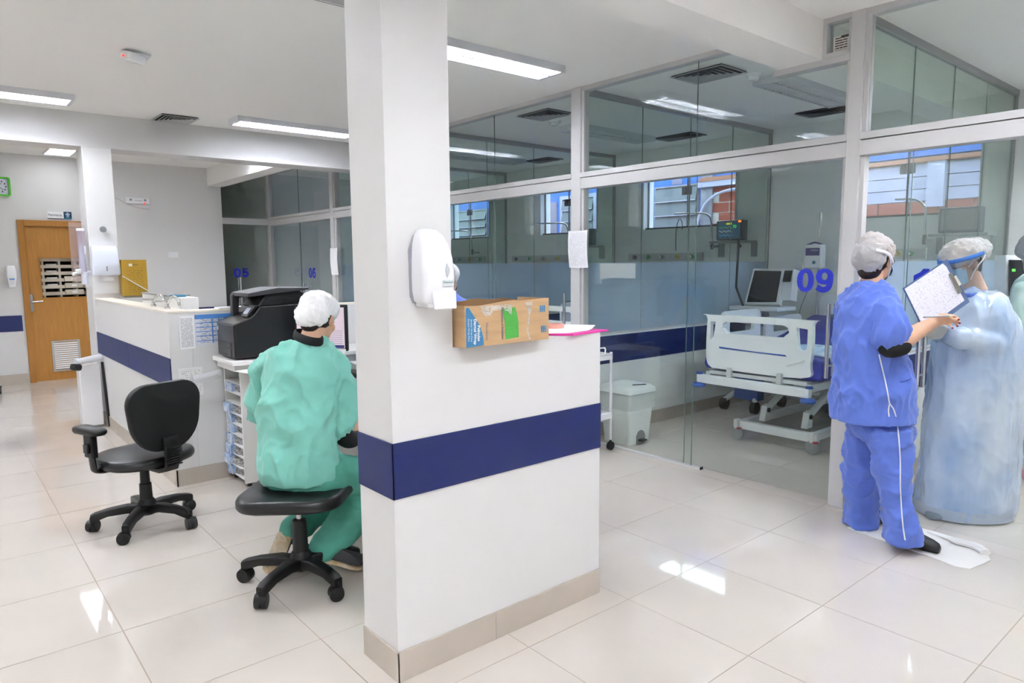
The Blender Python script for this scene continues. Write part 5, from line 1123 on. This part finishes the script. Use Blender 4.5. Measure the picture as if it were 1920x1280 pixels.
def mask(par, c, Rm, m, s=1., straps=True, cap_c=None):
    P = lambda a, b, d: c+Rm @ V(a*s, b*s, d*s); R = []
    for d, w, b in ((.005, .052, .101), (-.012, .066, .112), (-.035, .071, .116), (-.06, .066, .112), (-.085, .05, .095), (-.10, .03, .08)):
        R.append([P(w*math.sin(t), b-.075*(1-math.cos(t)), d) for t in [(-1+2*k/14)*1.35 for k in range(15)]])
    o = MB().loft(R+[[p+Rm @ V(0, -.003, 0) for p in r] for r in reversed(R)], cap=False, closed=False).build('face_mask', m, par, smooth=True)
    if straps:
        for k in (-1, 1):
            MB().tube(spline([P(k*.064, .035, .0), P(k*.079, .0, .03), P(k*.088, -.05, .075), P(k*.05, -.11, .085)], 5), (.0035), 6).build('strap', PAPER, o, smooth=True)
            MB().tube(spline([P(k*.060, .03, -.075), P(k*.079, -.0, -.02), P(k*.092, -.06, .03), P(k*.04, -.115, .05)], 5), (.0035), 6).build('strap', PAPER, o, smooth=True)
    return o
CAPM = mat('nonwoven_cap', '#fafafb', .85, bump=.2, bscale=120)
def bouffant(par, mb, m=CAPM, seed=0., voxel=.008, amp=.010):
    def wr(c, n):
        p = c*34+V(seed, seed, 0); return amp*((1-abs(noise.noise(p)))**3-.4)*.8+amp*.5*noise.noise(c*14+V(seed, 3, 1))
    return sculpt('hair_cap', mb, m, par, voxel, 5, wr)
# ---------------------------------------------------------------- nurse in blue
SCRUB = mat('scrub_blue', '#5874cc', .75, var=.05, vscale=10, bump=.12, bscale=300, sheen=.2)
nu = thing('person', 'person in blue scrubs and hair cap holding clipboard and pen', 'person', at(1690, 1010, 3.62)-V(0, 0, at(1690, 1010, 3.62).z))
core = MB(); tun = MB(); pan = MB()
rows(tun, [(1616, 1652, 526, 3.66, .055), (1600, 1664, 539, 3.65, .12), (1586, 1672, 556, 3.64, .165), (1577, 1678, 582, 3.63, .175), (1572, 1684, 622, 3.62, .17), (1570, 1688, 660, 3.61, .165), (1571, 1698, 688, 3.61, .17), (1568, 1706, 716, 3.61, .18), (1562, 1709, 756, 3.61, .185), (1559, 1711, 786, 3.61, .185)])
limb(tun, [at(1650, 560, 3.53), at(1664, 592, 3.46), at(1671, 618, 3.43), at(1668, 630, 3.42)], [.066, .074, .078, .074]); limb(tun, [at(1650, 560, 3.78), at(1668, 600, 3.84), at(1690, 632, 3.84)], [.06, .06, .06])
ZH1 = at(1635, 786, 3.61).z
def damp(c, z0, w=.10): return max(.25, min(1., (c.z-z0)/w))
def tw(c, n):
    return damp(c, ZH1)*(folds(.032, 8, 3.0, 2., .75)(c, n)+folds(.014, 17, 9, 4., .8)(c, n))
tunic = sculpt('tunic', tun, SCRUB, nu, .009, 7, tw)
rows(pan, [(1594, 1706, 765, 3.61, .13), (1591, 1709, 800, 3.61, .14), (1600, 1709, 820, 3.61, .13)])
rows(pan, [(1622, 1709, 800, 3.52, .09), (1634, 1709, 850, 3.51, .09), (1641, 1706, 890, 3.50, .088), (1649, 1704, 920, 3.50, .085), (1654, 1710, 950, 3.49, .085), (1658, 1722, 985, 3.48, .09), (1661, 1728, 1015, 3.48, .092)])
rows(pan, [(1592, 1660, 800, 3.72, .09), (1583, 1650, 850, 3.75, .09), (1580, 1643, 880, 3.77, .086), (1582, 1646, 925, 3.80, .084), (1587, 1643, 945, 3.81, .082), (1583, 1645, 984, 3.82, .088)])
pants = sculpt('trousers', pan, SCRUB, nu, .009, 6, lambda c, n: folds(.022, 8, 6, 6., .75)(c, n)+folds(.009, 13, 20, 1., .8)(c, n))
def shoe(par, heel, toe, m, w=.048, name='shoe'):
    d = (toe-heel); L = d.length; d.normalize(); s = V(-d.y, d.x, 0); R = []
    for f, ww, h in ((0, .55, .035), (.06, .8, .05), (.2, .9, .055), (.42, .92, .075), (.62, 1.04, .07), (.82, 1.05, .056), (.95, .85, .042), (1, .5, .028)):
        R.append([heel+d*(L*f)+s*(w*ww*math.copysign(abs(math.cos(t))**.8, math.cos(t)))+UP*(.001+max(0, h*(.5+.5*math.sin(t)))) for t in [2*PI*k/16 for k in range(16)]])
    o = MB().loft(R).build(name, m, par, smooth=True); return o
CLOG = mat('black_clog', '#17171a', .55)
shoe(nu, onZ(1676, 1014, .009), onZ(1762, 1036, .009), CLOG); shoe(nu, onZ(1612, 986, .009), onZ(1670, 975, .009), CLOG, .045)
# skin: head, neck, arms, hands, trunk and legs as one surface
hc = at(1641, 492, 3.68); fd = (HR*.80+HF*.60-UP*.12); Rm = frame(fd)
head_mesh(core, hc, Rm); limb(core, [hc+Rm @ V(0, -.02, -.05), at(1634, 545, 3.66)], [.052, .058])
rows(core, [(1612, 1655, 548, 3.65, .09), (1595, 1665, 600, 3.62, .11), (1600, 1670, 740, 3.61, .08), (1630, 1675, 790, 3.61, .05)])
limb(core, [at(1650, 575, 3.53), at(1668, 640, 3.42)], [.045, .046]); wr_ = at(1748, 605, 3.50); limb(core, [at(1668, 642, 3.42), at(1690, 641, 3.42), at(1716, 624, 3.45), wr_], [.046, .045, .041, .029])
nails = hand(core, wr_, HR*.95+UP*.22+HF*.1, UP*.9-HF*.5, (.75, .85, .5), .9, .88)
limb(core, [at(1650, 575, 3.78), at(1690, 632, 3.84), at(1735, 606, 3.765)], [.045, .04, .028]); hand(core, at(1735, 606, 3.765), HR*.8+UP*.55, UP*.3-HR*.6-HF*.3, (.25, .5, .4), .3, .85)
limb(core, [at(1655, 790, 3.60), at(1672, 830, 3.53), at(1677, 905, 3.50), at(1692, 1010, 3.48)], [.05, .05, .042, .035]); limb(core, [at(1645, 790, 3.62), at(1622, 830, 3.74), at(1612, 905, 3.79), at(1614, 978, 3.82)], [.05, .05, .042, .035])
body = sculpt('body', core, SKIN, nu, .0055, 5)
face_parts(nu, hc, Rm)
RED = mat('red_nail', '#9c1c2a', .25)
for p, d in nails: MB().sphere(p+d*.004-HF*.003+UP*.004, (.0055, .0055, .0045), 10, 8).build('fingernail', RED, nu, smooth=True)
us = MB(); limb(us, [at(1660, 640, 3.43), at(1668, 651, 3.42), at(1689, 648, 3.42)], [.046, .054, .051]); sculpt('undersleeve', us, mat('black_knit', '#111113', .8), nu, .008, 3)
P = lambda a, b, d: hc+Rm @ V(a, b, d)
hr = MB().sphere(P(0, -.035, .02), (.080, .088, .085), 20, 14, Rm); hr.sphere(P(.0, -.055, -.04), (.062, .05, .06), 16, 10, Rm); sculpt('hair', hr, HAIR, nu, .008, 3)
cp_ = MB().sphere(P(0, -.02, .062), (.092, .108, .078), 22, 14, Rm); cp_.sphere(P(0, -.075, .02), (.085, .07, .085), 18, 12, Rm); cp_.sphere(P(.0, -.05, .115), (.05, .06, .04), 14, 10, Rm)
SHEER = film_mat('sheer_cap', '#e9e8e9', .82, rough=.8)
bouffant(nu, cp_, SHEER, seed=1., amp=.014)
MB().tube(spline([P(.078, .03, .004), P(.090, -.02, .022), P(.092, -.07, .040), P(.06, -.132, .05)], 6), [(.008, .003)]*25, 8).build('cap_tie', PAPER, nu, smooth=True)
mask(nu, hc, Rm, mat('mask_blue', '#a9d0e2', .7))
gl = MB()
for k in (-1, 1): gl.tube([P(k*.032+.021*math.cos(t), .098, .018+.018*math.sin(t)) for t in [2*PI*q/14 for q in range(15)]], .0018, 6); gl.tube([P(k*.053, .097, .024), P(k*.076, .03, .022), P(k*.079, -.01, .012)], .0016, 6)
gl.build('glasses', mat('brown_frame', '#5a3a28', .3), nu, smooth=True)
def seam(o, pl, name, m, par, r=.0032):
    pl = [(p.x, p.y) for p in spline([V(a, b, 0) for a, b in pl], 6)]; q = [surf(o, a, b, .0025) for a, b in pl]; q = [p for p in q if p is not None]
    if len(q) > 2: MB().tube(q, r, 6).build(name, m, par, smooth=True)
PIP = mat('white_piping', '#e6e4e4', .7)
seam(pants, [(1683, 800), (1686, 830), (1688, 870), (1688, 910), (1690, 950), (1693, 985), (1697, 1012)], 'white_piping', PIP, nu); seam(tunic, [(1648, 664), (1654, 690), (1660, 715), (1665, 740), (1668, 756), (1675, 766), (1680, 781)], 'white_piping', PIP, nu); seam(tunic, [(1668, 756), (1666, 768), (1667, 781)], 'white_piping', PIP, nu)
seam(tunic, [(1688, 716), (1698, 714), (1708, 710)], 'pocket_seam', mat('scrub_seam', '#3f56a6', .8), nu, .0022)
# pen and clipboard
pe = thing('pen', 'slim silver pen held by the person in blue', 'pen', at(1760, 594, 3.44)); a, b = at(1732, 594.5, 3.43), at(1790, 591.5, 3.455); MB().tube([a, a+(b-a)*.82], .0042, 10).build('barrel', STEEL, pe, smooth=True); MB().tube([a+(b-a)*.82, b], [.0042, .001], 10).build('tip', PLAST, pe, smooth=True)
cb = thing('clipboard', 'clear clipboard with handwritten sheet held in front of the glass', 'clipboard', at(1755, 560, 3.70))
c4 = [at(1693, 540, 3.66), at(1776, 486, 3.74), at(1818, 566, 3.72), at(1735, 626, 3.64)]
quadbox('board', film_mat('acrylic_board', '#8fa3c9', .5, '#dbe4f2', .15), cb, c4, .004)
p4_ = [at(1696, 541.5, 3.655), at(1770, 492, 3.735), at(1808, 563, 3.715), at(1733, 618, 3.637)]
pgm = print_mat('handwriting', '#eceaf3', '#c2c2d2', 34, .40, 4.4, (2, 0, 0), 34); quadbox('sheet', pgm, cb, p4_, .0008, 0, .0015)
k0, k1, k2, k3 = at(1778, 514, 3.722), at(1783, 511, 3.726), at(1802, 547, 3.714), at(1796, 551, 3.708)
quadbox('clip', mat('clip_metal', '#9a968c', .35, metal=.6), cb, (k0, k1, k2, k3), .006, 0, .008); quadbox('clip_jaw', mat('clip_cream', '#d6d2c4', .4), cb, (at(1786, 519, 3.72), at(1790, 516, 3.72), at(1800, 533, 3.716), at(1796, 536, 3.714)), .006, 0, .014)
# ---------------------------------------------------------------- gowned person behind the glass
gp = thing('person', 'person in pale blue plastic gown, face shield and gloves behind the glass', 'person', at(1810, 962, 4.0)-V(0, 0, at(1810, 962, 4.0).z))
def gown_mat(name, a, b):
    m = mat(name, a, .22, var=.02, vscale=5, col2=b, bump=.14, bscale=12, coat=.7, stretch=(1, 1, .5)); return m
GOWN = gown_mat('plastic_gown', '#a9bfe2', '#cfdbee'); gw = MB()
GD = 4.03
rows(gw, [(1806, 1846, 540, GD, .06), (1786, 1868, 553, GD, .13), (1774, 1884, 572, GD, .17), (1766, 1896, 600, GD, .185), (1760, 1906, 640, GD, .19), (1750, 1908, 700, GD, .195), (1742, 1905, 760, GD, .20), (1735, 1902, 820, GD, .205), (1727, 1898, 890, GD, .21), (1721, 1893, 940, GD, .215), (1720, 1886, 955, GD, .215)])
sl = [at(1860, 574, 3.98), at(1874, 612, 3.94), at(1864, 642, 3.91), at(1824, 640, 3.88), at(1782, 627, 3.87)]
limb(gw, sl, [.085, .085, .082, .074, .052]); limb(gw, [at(1795, 575, 4.16), at(1785, 620, 4.15), at(1765, 622, 4.02)], [.07, .065, .05])
sculpt('gown', gw, GOWN, gp, .011, 6, lambda c, n: folds(.030, 7, 1.2, 3.)(c, n)+folds(.010, 12, 7, 8.)(c, n))
hm = MB(); R = []
for x0, x1, y in ((1719, 1889, 938), (1719, 1887, 957)): R.append(hring(at((x0+x1)/2, y, GD), (x1-x0)/2/ppm(GD)+.006, .225, e=.9))
hm.loft(R+[[p for p in hring(at(1803, 957, GD), 80/ppm(GD), .21, e=.9)], [p for p in hring(at(1804, 938, GD), 82/ppm(GD), .21, e=.9)]], cap=False); hm.build('hem', film_mat('hem_plastic', '#d7e0ec', .75), gp, smooth=True)
cr = MB(); hc = at(1806, 497, 4.02); fd = (-HR*.90-HF*.22-UP*.30); Rm = frame(fd); P = lambda a, b, d: hc+Rm @ V(a, b, d)
head_mesh(cr, hc, Rm); limb(cr, [P(0, -.025, -.045), at(1830, 548, GD)], [.052, .062]); rows(cr, [(1805, 1850, 552, GD, .09), (1790, 1880, 600, GD, .11), (1785, 1880, 760, GD, .11), (1790, 1870, 800, GD, .09)])
limb(cr, [at(1860, 578, 3.98), at(1864, 640, 3.91), at(1775, 624, 3.87)], [.045, .04, .028]); limb(cr, [at(1795, 578, 4.14), at(1785, 620, 4.13), at(1762, 622, 4.02)], [.045, .04, .028])
limb(cr, [at(1775, 800, 4.0), at(1780, 955, 3.98)], [.07, .04]); limb(cr, [at(1850, 800, 4.05), at(1848, 955, 4.05)], [.07, .04])
sculpt('body', cr, SKIN, gp, .0065, 5); face_parts(gp, hc, Rm)
GLOV = mat('white_glove', '#e2e0da', .5); gv = MB(); hand(gv, at(1779, 625, 3.865), -HR*.9-UP*.05+HF*.15, UP*.8-HF*.4, (.5, .7, .5), .5, .95); sculpt('glove', gv, GLOV, gp, .005, 4); gv = MB(); hand(gv, at(1764, 622, 4.02), -HR*.8+UP*.1-HF*.3, UP*.9, (.6, .7, .5), .5, .95); sculpt('glove', gv, GLOV, gp, .005, 4)
hr = MB().sphere(P(0, -.03, .02), (.079, .085, .085), 18, 12, Rm); hr.sphere(P(0, -.06, -.035), (.055, .04, .045), 14, 10, Rm); sculpt('hair', hr, HAIR, gp, .009, 3)
cp_ = MB().sphere(P(0, -.005, .075), (.100, .125, .072), 22, 14, Rm); cp_.sphere(P(0, -.095, .055), (.095, .075, .075), 18, 12, Rm); cp_.sphere(P(0, .06, .065), (.085, .06, .055), 16, 10, Rm)
bouffant(gp, cp_, SHEER, seed=4., amp=.014)
mask(gp, hc, Rm, mat('mask_blue', '#a9d0e2'), straps=True)
vb = [P(.105*math.sin(t), -.02+.155*math.cos(t)*1.0, .058+.0*t) for t in [(-1+2*k/20)*1.75 for k in range(21)]]
MB().tube(vb, [(.012, .004)]*21, 8).build('visor_band', mat('band_blue', '#2f74d0', .4), gp, smooth=True)
vr = []
for d, k in ((.05, 1.0), (.0, 1.03), (-.06, 1.03), (-.12, 1.0), (-.155, .94)): vr.append([P(.107*k*math.sin(t), -.02+.160*k*math.cos(t), d) for t in [(-1+2*q/20)*1.5 for q in range(21)]])
MB().loft(vr+[[p+(p-hc).normalized()*.0015 for p in r] for r in reversed(vr)], cap=False, closed=False).build('face_shield', glass_mat('visor_clear', '#f1f5fb', .08, .02), gp, smooth=True)
col_ = [at(1826+26*math.cos(t), 546+7*math.sin(t)-3*math.cos(t), GD-.11*math.sin(t)) for t in [2*PI*k/24 for k in range(25)]]
MB().tube(col_, [(.012, .005)]*25, 8).build('collar', SCRUB, gp, smooth=True)
for xx, dp in ((1782, 3.97), (1850, 4.06)):
    f0 = at(xx, 962, dp); f0.z = 0; shoe(gp, f0+HR*.09+HF*.03, f0-HR*.15-HF*.05, film_mat('shoe_cover', '#aab4c2', .75), .055, 'shoe_cover')
# ---------------------------------------------------------------- seated woman
TEAL = mat('scrub_teal', '#7cc3b4', .75, var=.05, vscale=9, bump=.12, bscale=300, sheen=.2); TEALD = mat('trouser_teal', '#55a995', .75, var=.05, vscale=9, bump=.12, bscale=300)
sw_ = thing('person', 'person in teal scrubs and white cap seated at the desk', 'person', (1.27, 3.09, 0))
SD = 3.22; tn = MB()
rows(tn, [(556, 600, 634, SD+.06, .06), (528, 612, 643, SD+.05, .09), (508, 624, 658, SD+.04, .115), (496, 634, 684, SD+.02, .13), (490, 638, 725, SD, .14), (488, 632, 770, SD-.01, .145), (487, 626, 815, SD-.01, .15), (484, 630, 850, SD-.01, .165), (483, 645, 876, SD, .18), (489, 652, 894, SD+.01, .185)])
limb(tn, [at(615, 672, SD+.04), at(634, 715, SD+.07), at(640, 765, SD+.06), at(636, 800, SD+.06)], [.066, .072, .072, .062]); limb(tn, [at(506, 678, SD+.10), at(490, 725, SD+.16), at(488, 772, SD+.20)], [.06, .06, .055])
tt = sculpt('tunic', tn, TEAL, sw_, .009, 6, lambda c, n: damp(c, at(570, 894, SD).z)*(folds(.040, 6.5, 3.4, 11., .75)(c, n)+folds(.018, 13, 10, 12., .8)(c, n)))
pn = MB(); rows(pn, [(496, 655, 872, SD+.02, .15), (494, 664, 896, SD+.02, .175), (505, 660, 914, SD+.03, .16)])
kr, kl = at(735, 890, SD+.38), at(660, 880, SD+.55)
limb(pn, [at(615, 888, SD), at(680, 893, SD+.2), kr], [.10, .095, .075]); limb(pn, [at(545, 886, SD+.1), at(610, 884, SD+.34), kl], [.10, .09, .075])
limb(pn, [kr, at(688, 928, SD+.24), at(646, 985, SD+.13), at(610, 1026, SD+.06)], [.085, .095, .095, .078]); limb(pn, [kl, at(620, 940, SD+.40), at(575, 975, SD+.22), at(548, 995, SD+.12)], [.075, .07, .07, .062])
sculpt('trousers', pn, TEALD, sw_, .010, 6, lambda c, n: folds(.022, 8, 9, 21.)(c, n))
SNK = mat('dark_sneaker', '#3a3a3d', .6); SOLE = mat('tan_sole', '#c9ab7c', .6, bump=1., bscale=60, col2='#e4d6bd', vscale=14)
def toe_shoe(par, heel, toe, up, w=.045):
    d = (toe-heel); L = d.length; d.normalize(); s = d.cross(up).normalized(); u = s.cross(d).normalized(); 
    for nm, mm, z0, z1 in (('sole', SOLE, -.012, .012), ('shoe', SNK, .012, .07)):
        R = []
        for f, ww, h in ((0, .6, .8), (.05, .85, 1), (.25, .85, 1), (.5, .85, .95), (.75, 1.05, .7), (.93, .9, .5), (1, .5, .35)):
            R.append([heel+d*(L*f)+s*(w*ww*a)+u*(z0+(z1-z0)*h*b) for a, b in ((-1, 0), (1, 0), (1, .5), (.7, 1), (-.7, 1), (-1, .5))])
        MB().loft(R).build(nm, mm, par, smooth=True, ang=35)
toe_shoe(sw_, at(536, 1000, SD+.08), onZ(505, 1076, .03), (at(545, 1040, SD+.4)-at(520, 1040, SD)).normalized()); toe_shoe(sw_, at(600, 1042, SD+.05), onZ(680, 1060, .03), UP)
hc = at(597, 600, SD+.13); fd = HF*.97+HR*.24-UP*.40; Rm = frame(fd); P = lambda a, b, d: hc+Rm @ V(a, b, d); cr = MB(); head_mesh(cr, hc, Rm); limb(cr, [P(0, -.02, -.05), at(578, 652, SD+.06)], [.052, .058])
rows(cr, [(545, 610, 655, SD+.04, .07), (505, 615, 720, SD, .09), (505, 610, 850, SD, .11), (520, 640, 892, SD+.02, .12)])
limb(cr, [at(618, 690, SD+.05), at(638, 790, SD+.06), at(668, 800, SD+.22), at(700, 775, SD+.42)], [.045, .042, .036, .028]); hand(cr, at(700, 775, SD+.42), HR*.5+HF*.8, -HR*.7+HF*.3, (.2, .3, .3), .3, .85)
limb(cr, [at(510, 690, SD+.12), at(492, 770, SD+.2), at(540, 745, SD+.42), at(590, 735, SD+.55)], [.045, .042, .036, .028]); hand(cr, at(590, 735, SD+.55), HR*.6+HF*.7, HR*.4-HF*.4, (.2, .3, .3), .3, .85)
limb(cr, [at(555, 886, SD+.1), at(610, 884, SD+.34), kl, at(620, 940, SD+.40), at(575, 975, SD+.22), at(548, 995, SD+.12)], [.06, .05, .045, .035, .035, .03]); limb(cr, [at(615, 888, SD+.02), at(680, 893, SD+.2), kr, at(688, 928, SD+.24), at(646, 985, SD+.13), at(610, 1026, SD+.06)], [.06, .05, .045, .035, .035, .03])
sculpt('body', cr, SKIN, sw_, .0065, 5); face_parts(sw_, hc, Rm)
us = MB(); limb(us, [at(634, 780, SD+.06), at(642, 812, SD+.06), at(660, 822, SD+.14), at(690, 795, SD+.36)], [.05, .05, .046, .036]); sculpt('undersleeve', us, mat('black_knit', '#111113'), sw_, .008, 3)
cl_ = [at(578+26*math.cos(t)+2*math.sin(t), 632+7*math.sin(t)+6*math.cos(t), SD+.05-.085*math.sin(t)) for t in [2*PI*k/24 for k in range(25)]]
MB().tube(cl_, [(.020, .007)]*25, 8).build('black_collar', mat('black_knit', '#111113'), sw_, smooth=True)
hr = MB().sphere(P(0, -.03, .02), (.080, .088, .085), 18, 12, Rm); hr.sphere(P(0, -.07, -.045), (.05, .03, .035), 14, 10, Rm); sculpt('hair', hr, HAIR, sw_, .008, 3)
cp_ = MB().sphere(P(0, -.015, .058), (.092, .105, .080), 22, 14, Rm); cp_.sphere(P(0, -.07, .008), (.088, .06, .072), 18, 12, Rm); cp_.sphere(P(0, .04, .08), (.076, .065, .055), 18, 12, Rm)
bouffant(sw_, cp_, seed=8.)
# ---------------------------------------------------------------- green gowned person at the right edge
ge = thing('person', 'person in green gown cut off by the right picture edge', 'person', at(1950, 862, 4.75)-V(0, 0, at(1950, 862, 4.75).z)); GGR = gown_mat('green_gown', '#8fb0a8', '#b9d0ca'); gg = MB(); E = 4.75
rows(gg, [(1925, 1962, 512, E, .06), (1912, 1975, 524, E, .13), (1906, 1990, 545, E, .16), (1902, 1998, 600, E, .17), (1900, 2000, 700, E, .18), (1897, 2004, 800, E, .19), (1896, 2006, 850, E, .19)])
limb(gg, [at(1918, 545, 4.62), at(1912, 600, 4.58), at(1925, 640, 4.50)], [.065, .062, .05]); sculpt('gown', gg, GGR, ge, .013, 5, lambda c, n: folds(.016, 8, 1.5, 31.)(c, n))
hc = at(1940, 478, E); Rm = frame(HR*.8+HF*.4-UP*.2); P = lambda a, b, d: hc+Rm @ V(a, b, d); cr = MB(); head_mesh(cr, hc, Rm); limb(cr, [P(0, -.02, -.05), at(1942, 520, E)], [.05, .06]); rows(cr, [(1925, 1965, 525, E, .08), (1915, 1985, 600, E, .1), (1915, 1985, 800, E, .1)]); limb(cr, [at(1935, 800, E), at(1930, 858, E)], [.06, .04]); limb(cr, [at(1970, 800, E), at(1972, 858, E)], [.06, .04])
limb(cr, [at(1920, 560, 4.64), at(1914, 605, 4.58), at(1928, 645, 4.48)], [.045, .04, .028]); hand(cr, at(1928, 645, 4.48), HR*.6-HF*.5, UP, (.4, .5, .4)); sculpt('body', cr, SKIN, ge, .008, 4); face_parts(ge, hc, Rm)
cp_ = MB().sphere(P(0, -.02, .06), (.095, .115, .078), 20, 12, Rm); cp_.sphere(P(0, -.08, .02), (.085, .06, .07), 16, 10, Rm); bouffant(ge, cp_, film_mat('grey_cap', '#b9bcc4', .9), seed=12.); mask(ge, hc, Rm, mat('mask_blue', '#a9d0e2'))
for xx in (1922, 1975):
    f0 = at(xx, 862, E); f0.z = 0; shoe(ge, f0+V(0, 0, .0), f0-HR*.1-HF*.22, mat('pink_clog', '#c88a98', .5), .05)
# ---------------------------------------------------------------- person behind the box
pb = thing('person', 'person in blue scrubs half hidden behind the cardboard box', 'person', at(838, 640, 4.95)-V(0, 0, at(838, 640, 4.95).z)); Q = 4.95; tn = MB()
rows(tn, [(822, 852, 548, Q, .05), (804, 866, 556, Q, .10), (795, 878, 572, Q, .13), (796, 876, 620, Q, .13), (796, 876, 700, Q, .14)]); limb(tn, [at(868, 572, Q), at(880, 610, Q+.05), at(872, 640, Q+.15)], [.055, .055, .05]); limb(tn, [at(804, 572, Q), at(792, 610, Q+.05), at(800, 640, Q+.15)], [.055, .055, .05])
sculpt('tunic', tn, SCRUB, pb, .012, 5, folds(.012, 8, 4, 41.))
pc_ = at(838, 700, Q); hipz = pc_.z; pn = MB()
for s in (-1, 1): limb(pn, [pc_+HR*(.09*s), pc_+HR*(.12*s)+HF*.40-UP*.02, pc_+HR*(.12*s)+HF*.42-UP*(hipz-.08)], [.09, .07, .055])
sculpt('trousers', pn, SCRUB, pb, .014, 4)
hc = at(836, 528, Q+.02); Rm = frame(HF*.9+HR*.3-UP*.3); P = lambda a, b, d: hc+Rm @ V(a, b, d); cr = MB(); head_mesh(cr, hc, Rm); limb(cr, [P(0, -.02, -.05), at(837, 560, Q)], [.05, .06]); rows(cr, [(815, 858, 565, Q, .08), (808, 865, 640, Q, .09), (808, 865, 690, Q, .1)])
for s in (-1, 1):
    e_ = pc_+HR*(.21*s)+UP*.17+HF*.12; limb(cr, [pc_+HR*(.17*s)+UP*.42, e_, e_+HF*.24+UP*.03-HR*(.06*s)], [.04, .036, .028]); hand(cr, e_+HF*.24+UP*.03-HR*(.06*s), HF, -HR*s, (.3, .4, .3)); limb(cr, [pc_+HR*(.09*s), pc_+HR*(.12*s)+HF*.40-UP*.02, pc_+HR*(.12*s)+HF*.42-UP*(hipz-.06)], [.06, .05, .035])
sculpt('body', cr, SKIN, pb, .009, 4); face_parts(pb, hc, Rm)
cp_ = MB().sphere(P(0, -.02, .055), (.098, .112, .085), 20, 12, Rm); cp_.sphere(P(0, -.075, .01), (.09, .06, .075), 16, 10, Rm); bouffant(pb, cp_, seed=17.); mask(pb, hc, Rm, PAPER)
for s in (-1, 1):
    f0 = pc_+HR*(.12*s)+HF*.38; f0.z = 0; shoe(pb, f0, f0+HF*.25, CLOG)
o = copy_tree(st); o.location = (pc_.x, pc_.y, 0); o['label'] = 'black swivel stool under the person behind the cardboard box'; o.scale = (1, 1, max(.5, (hipz-.10)/.475))
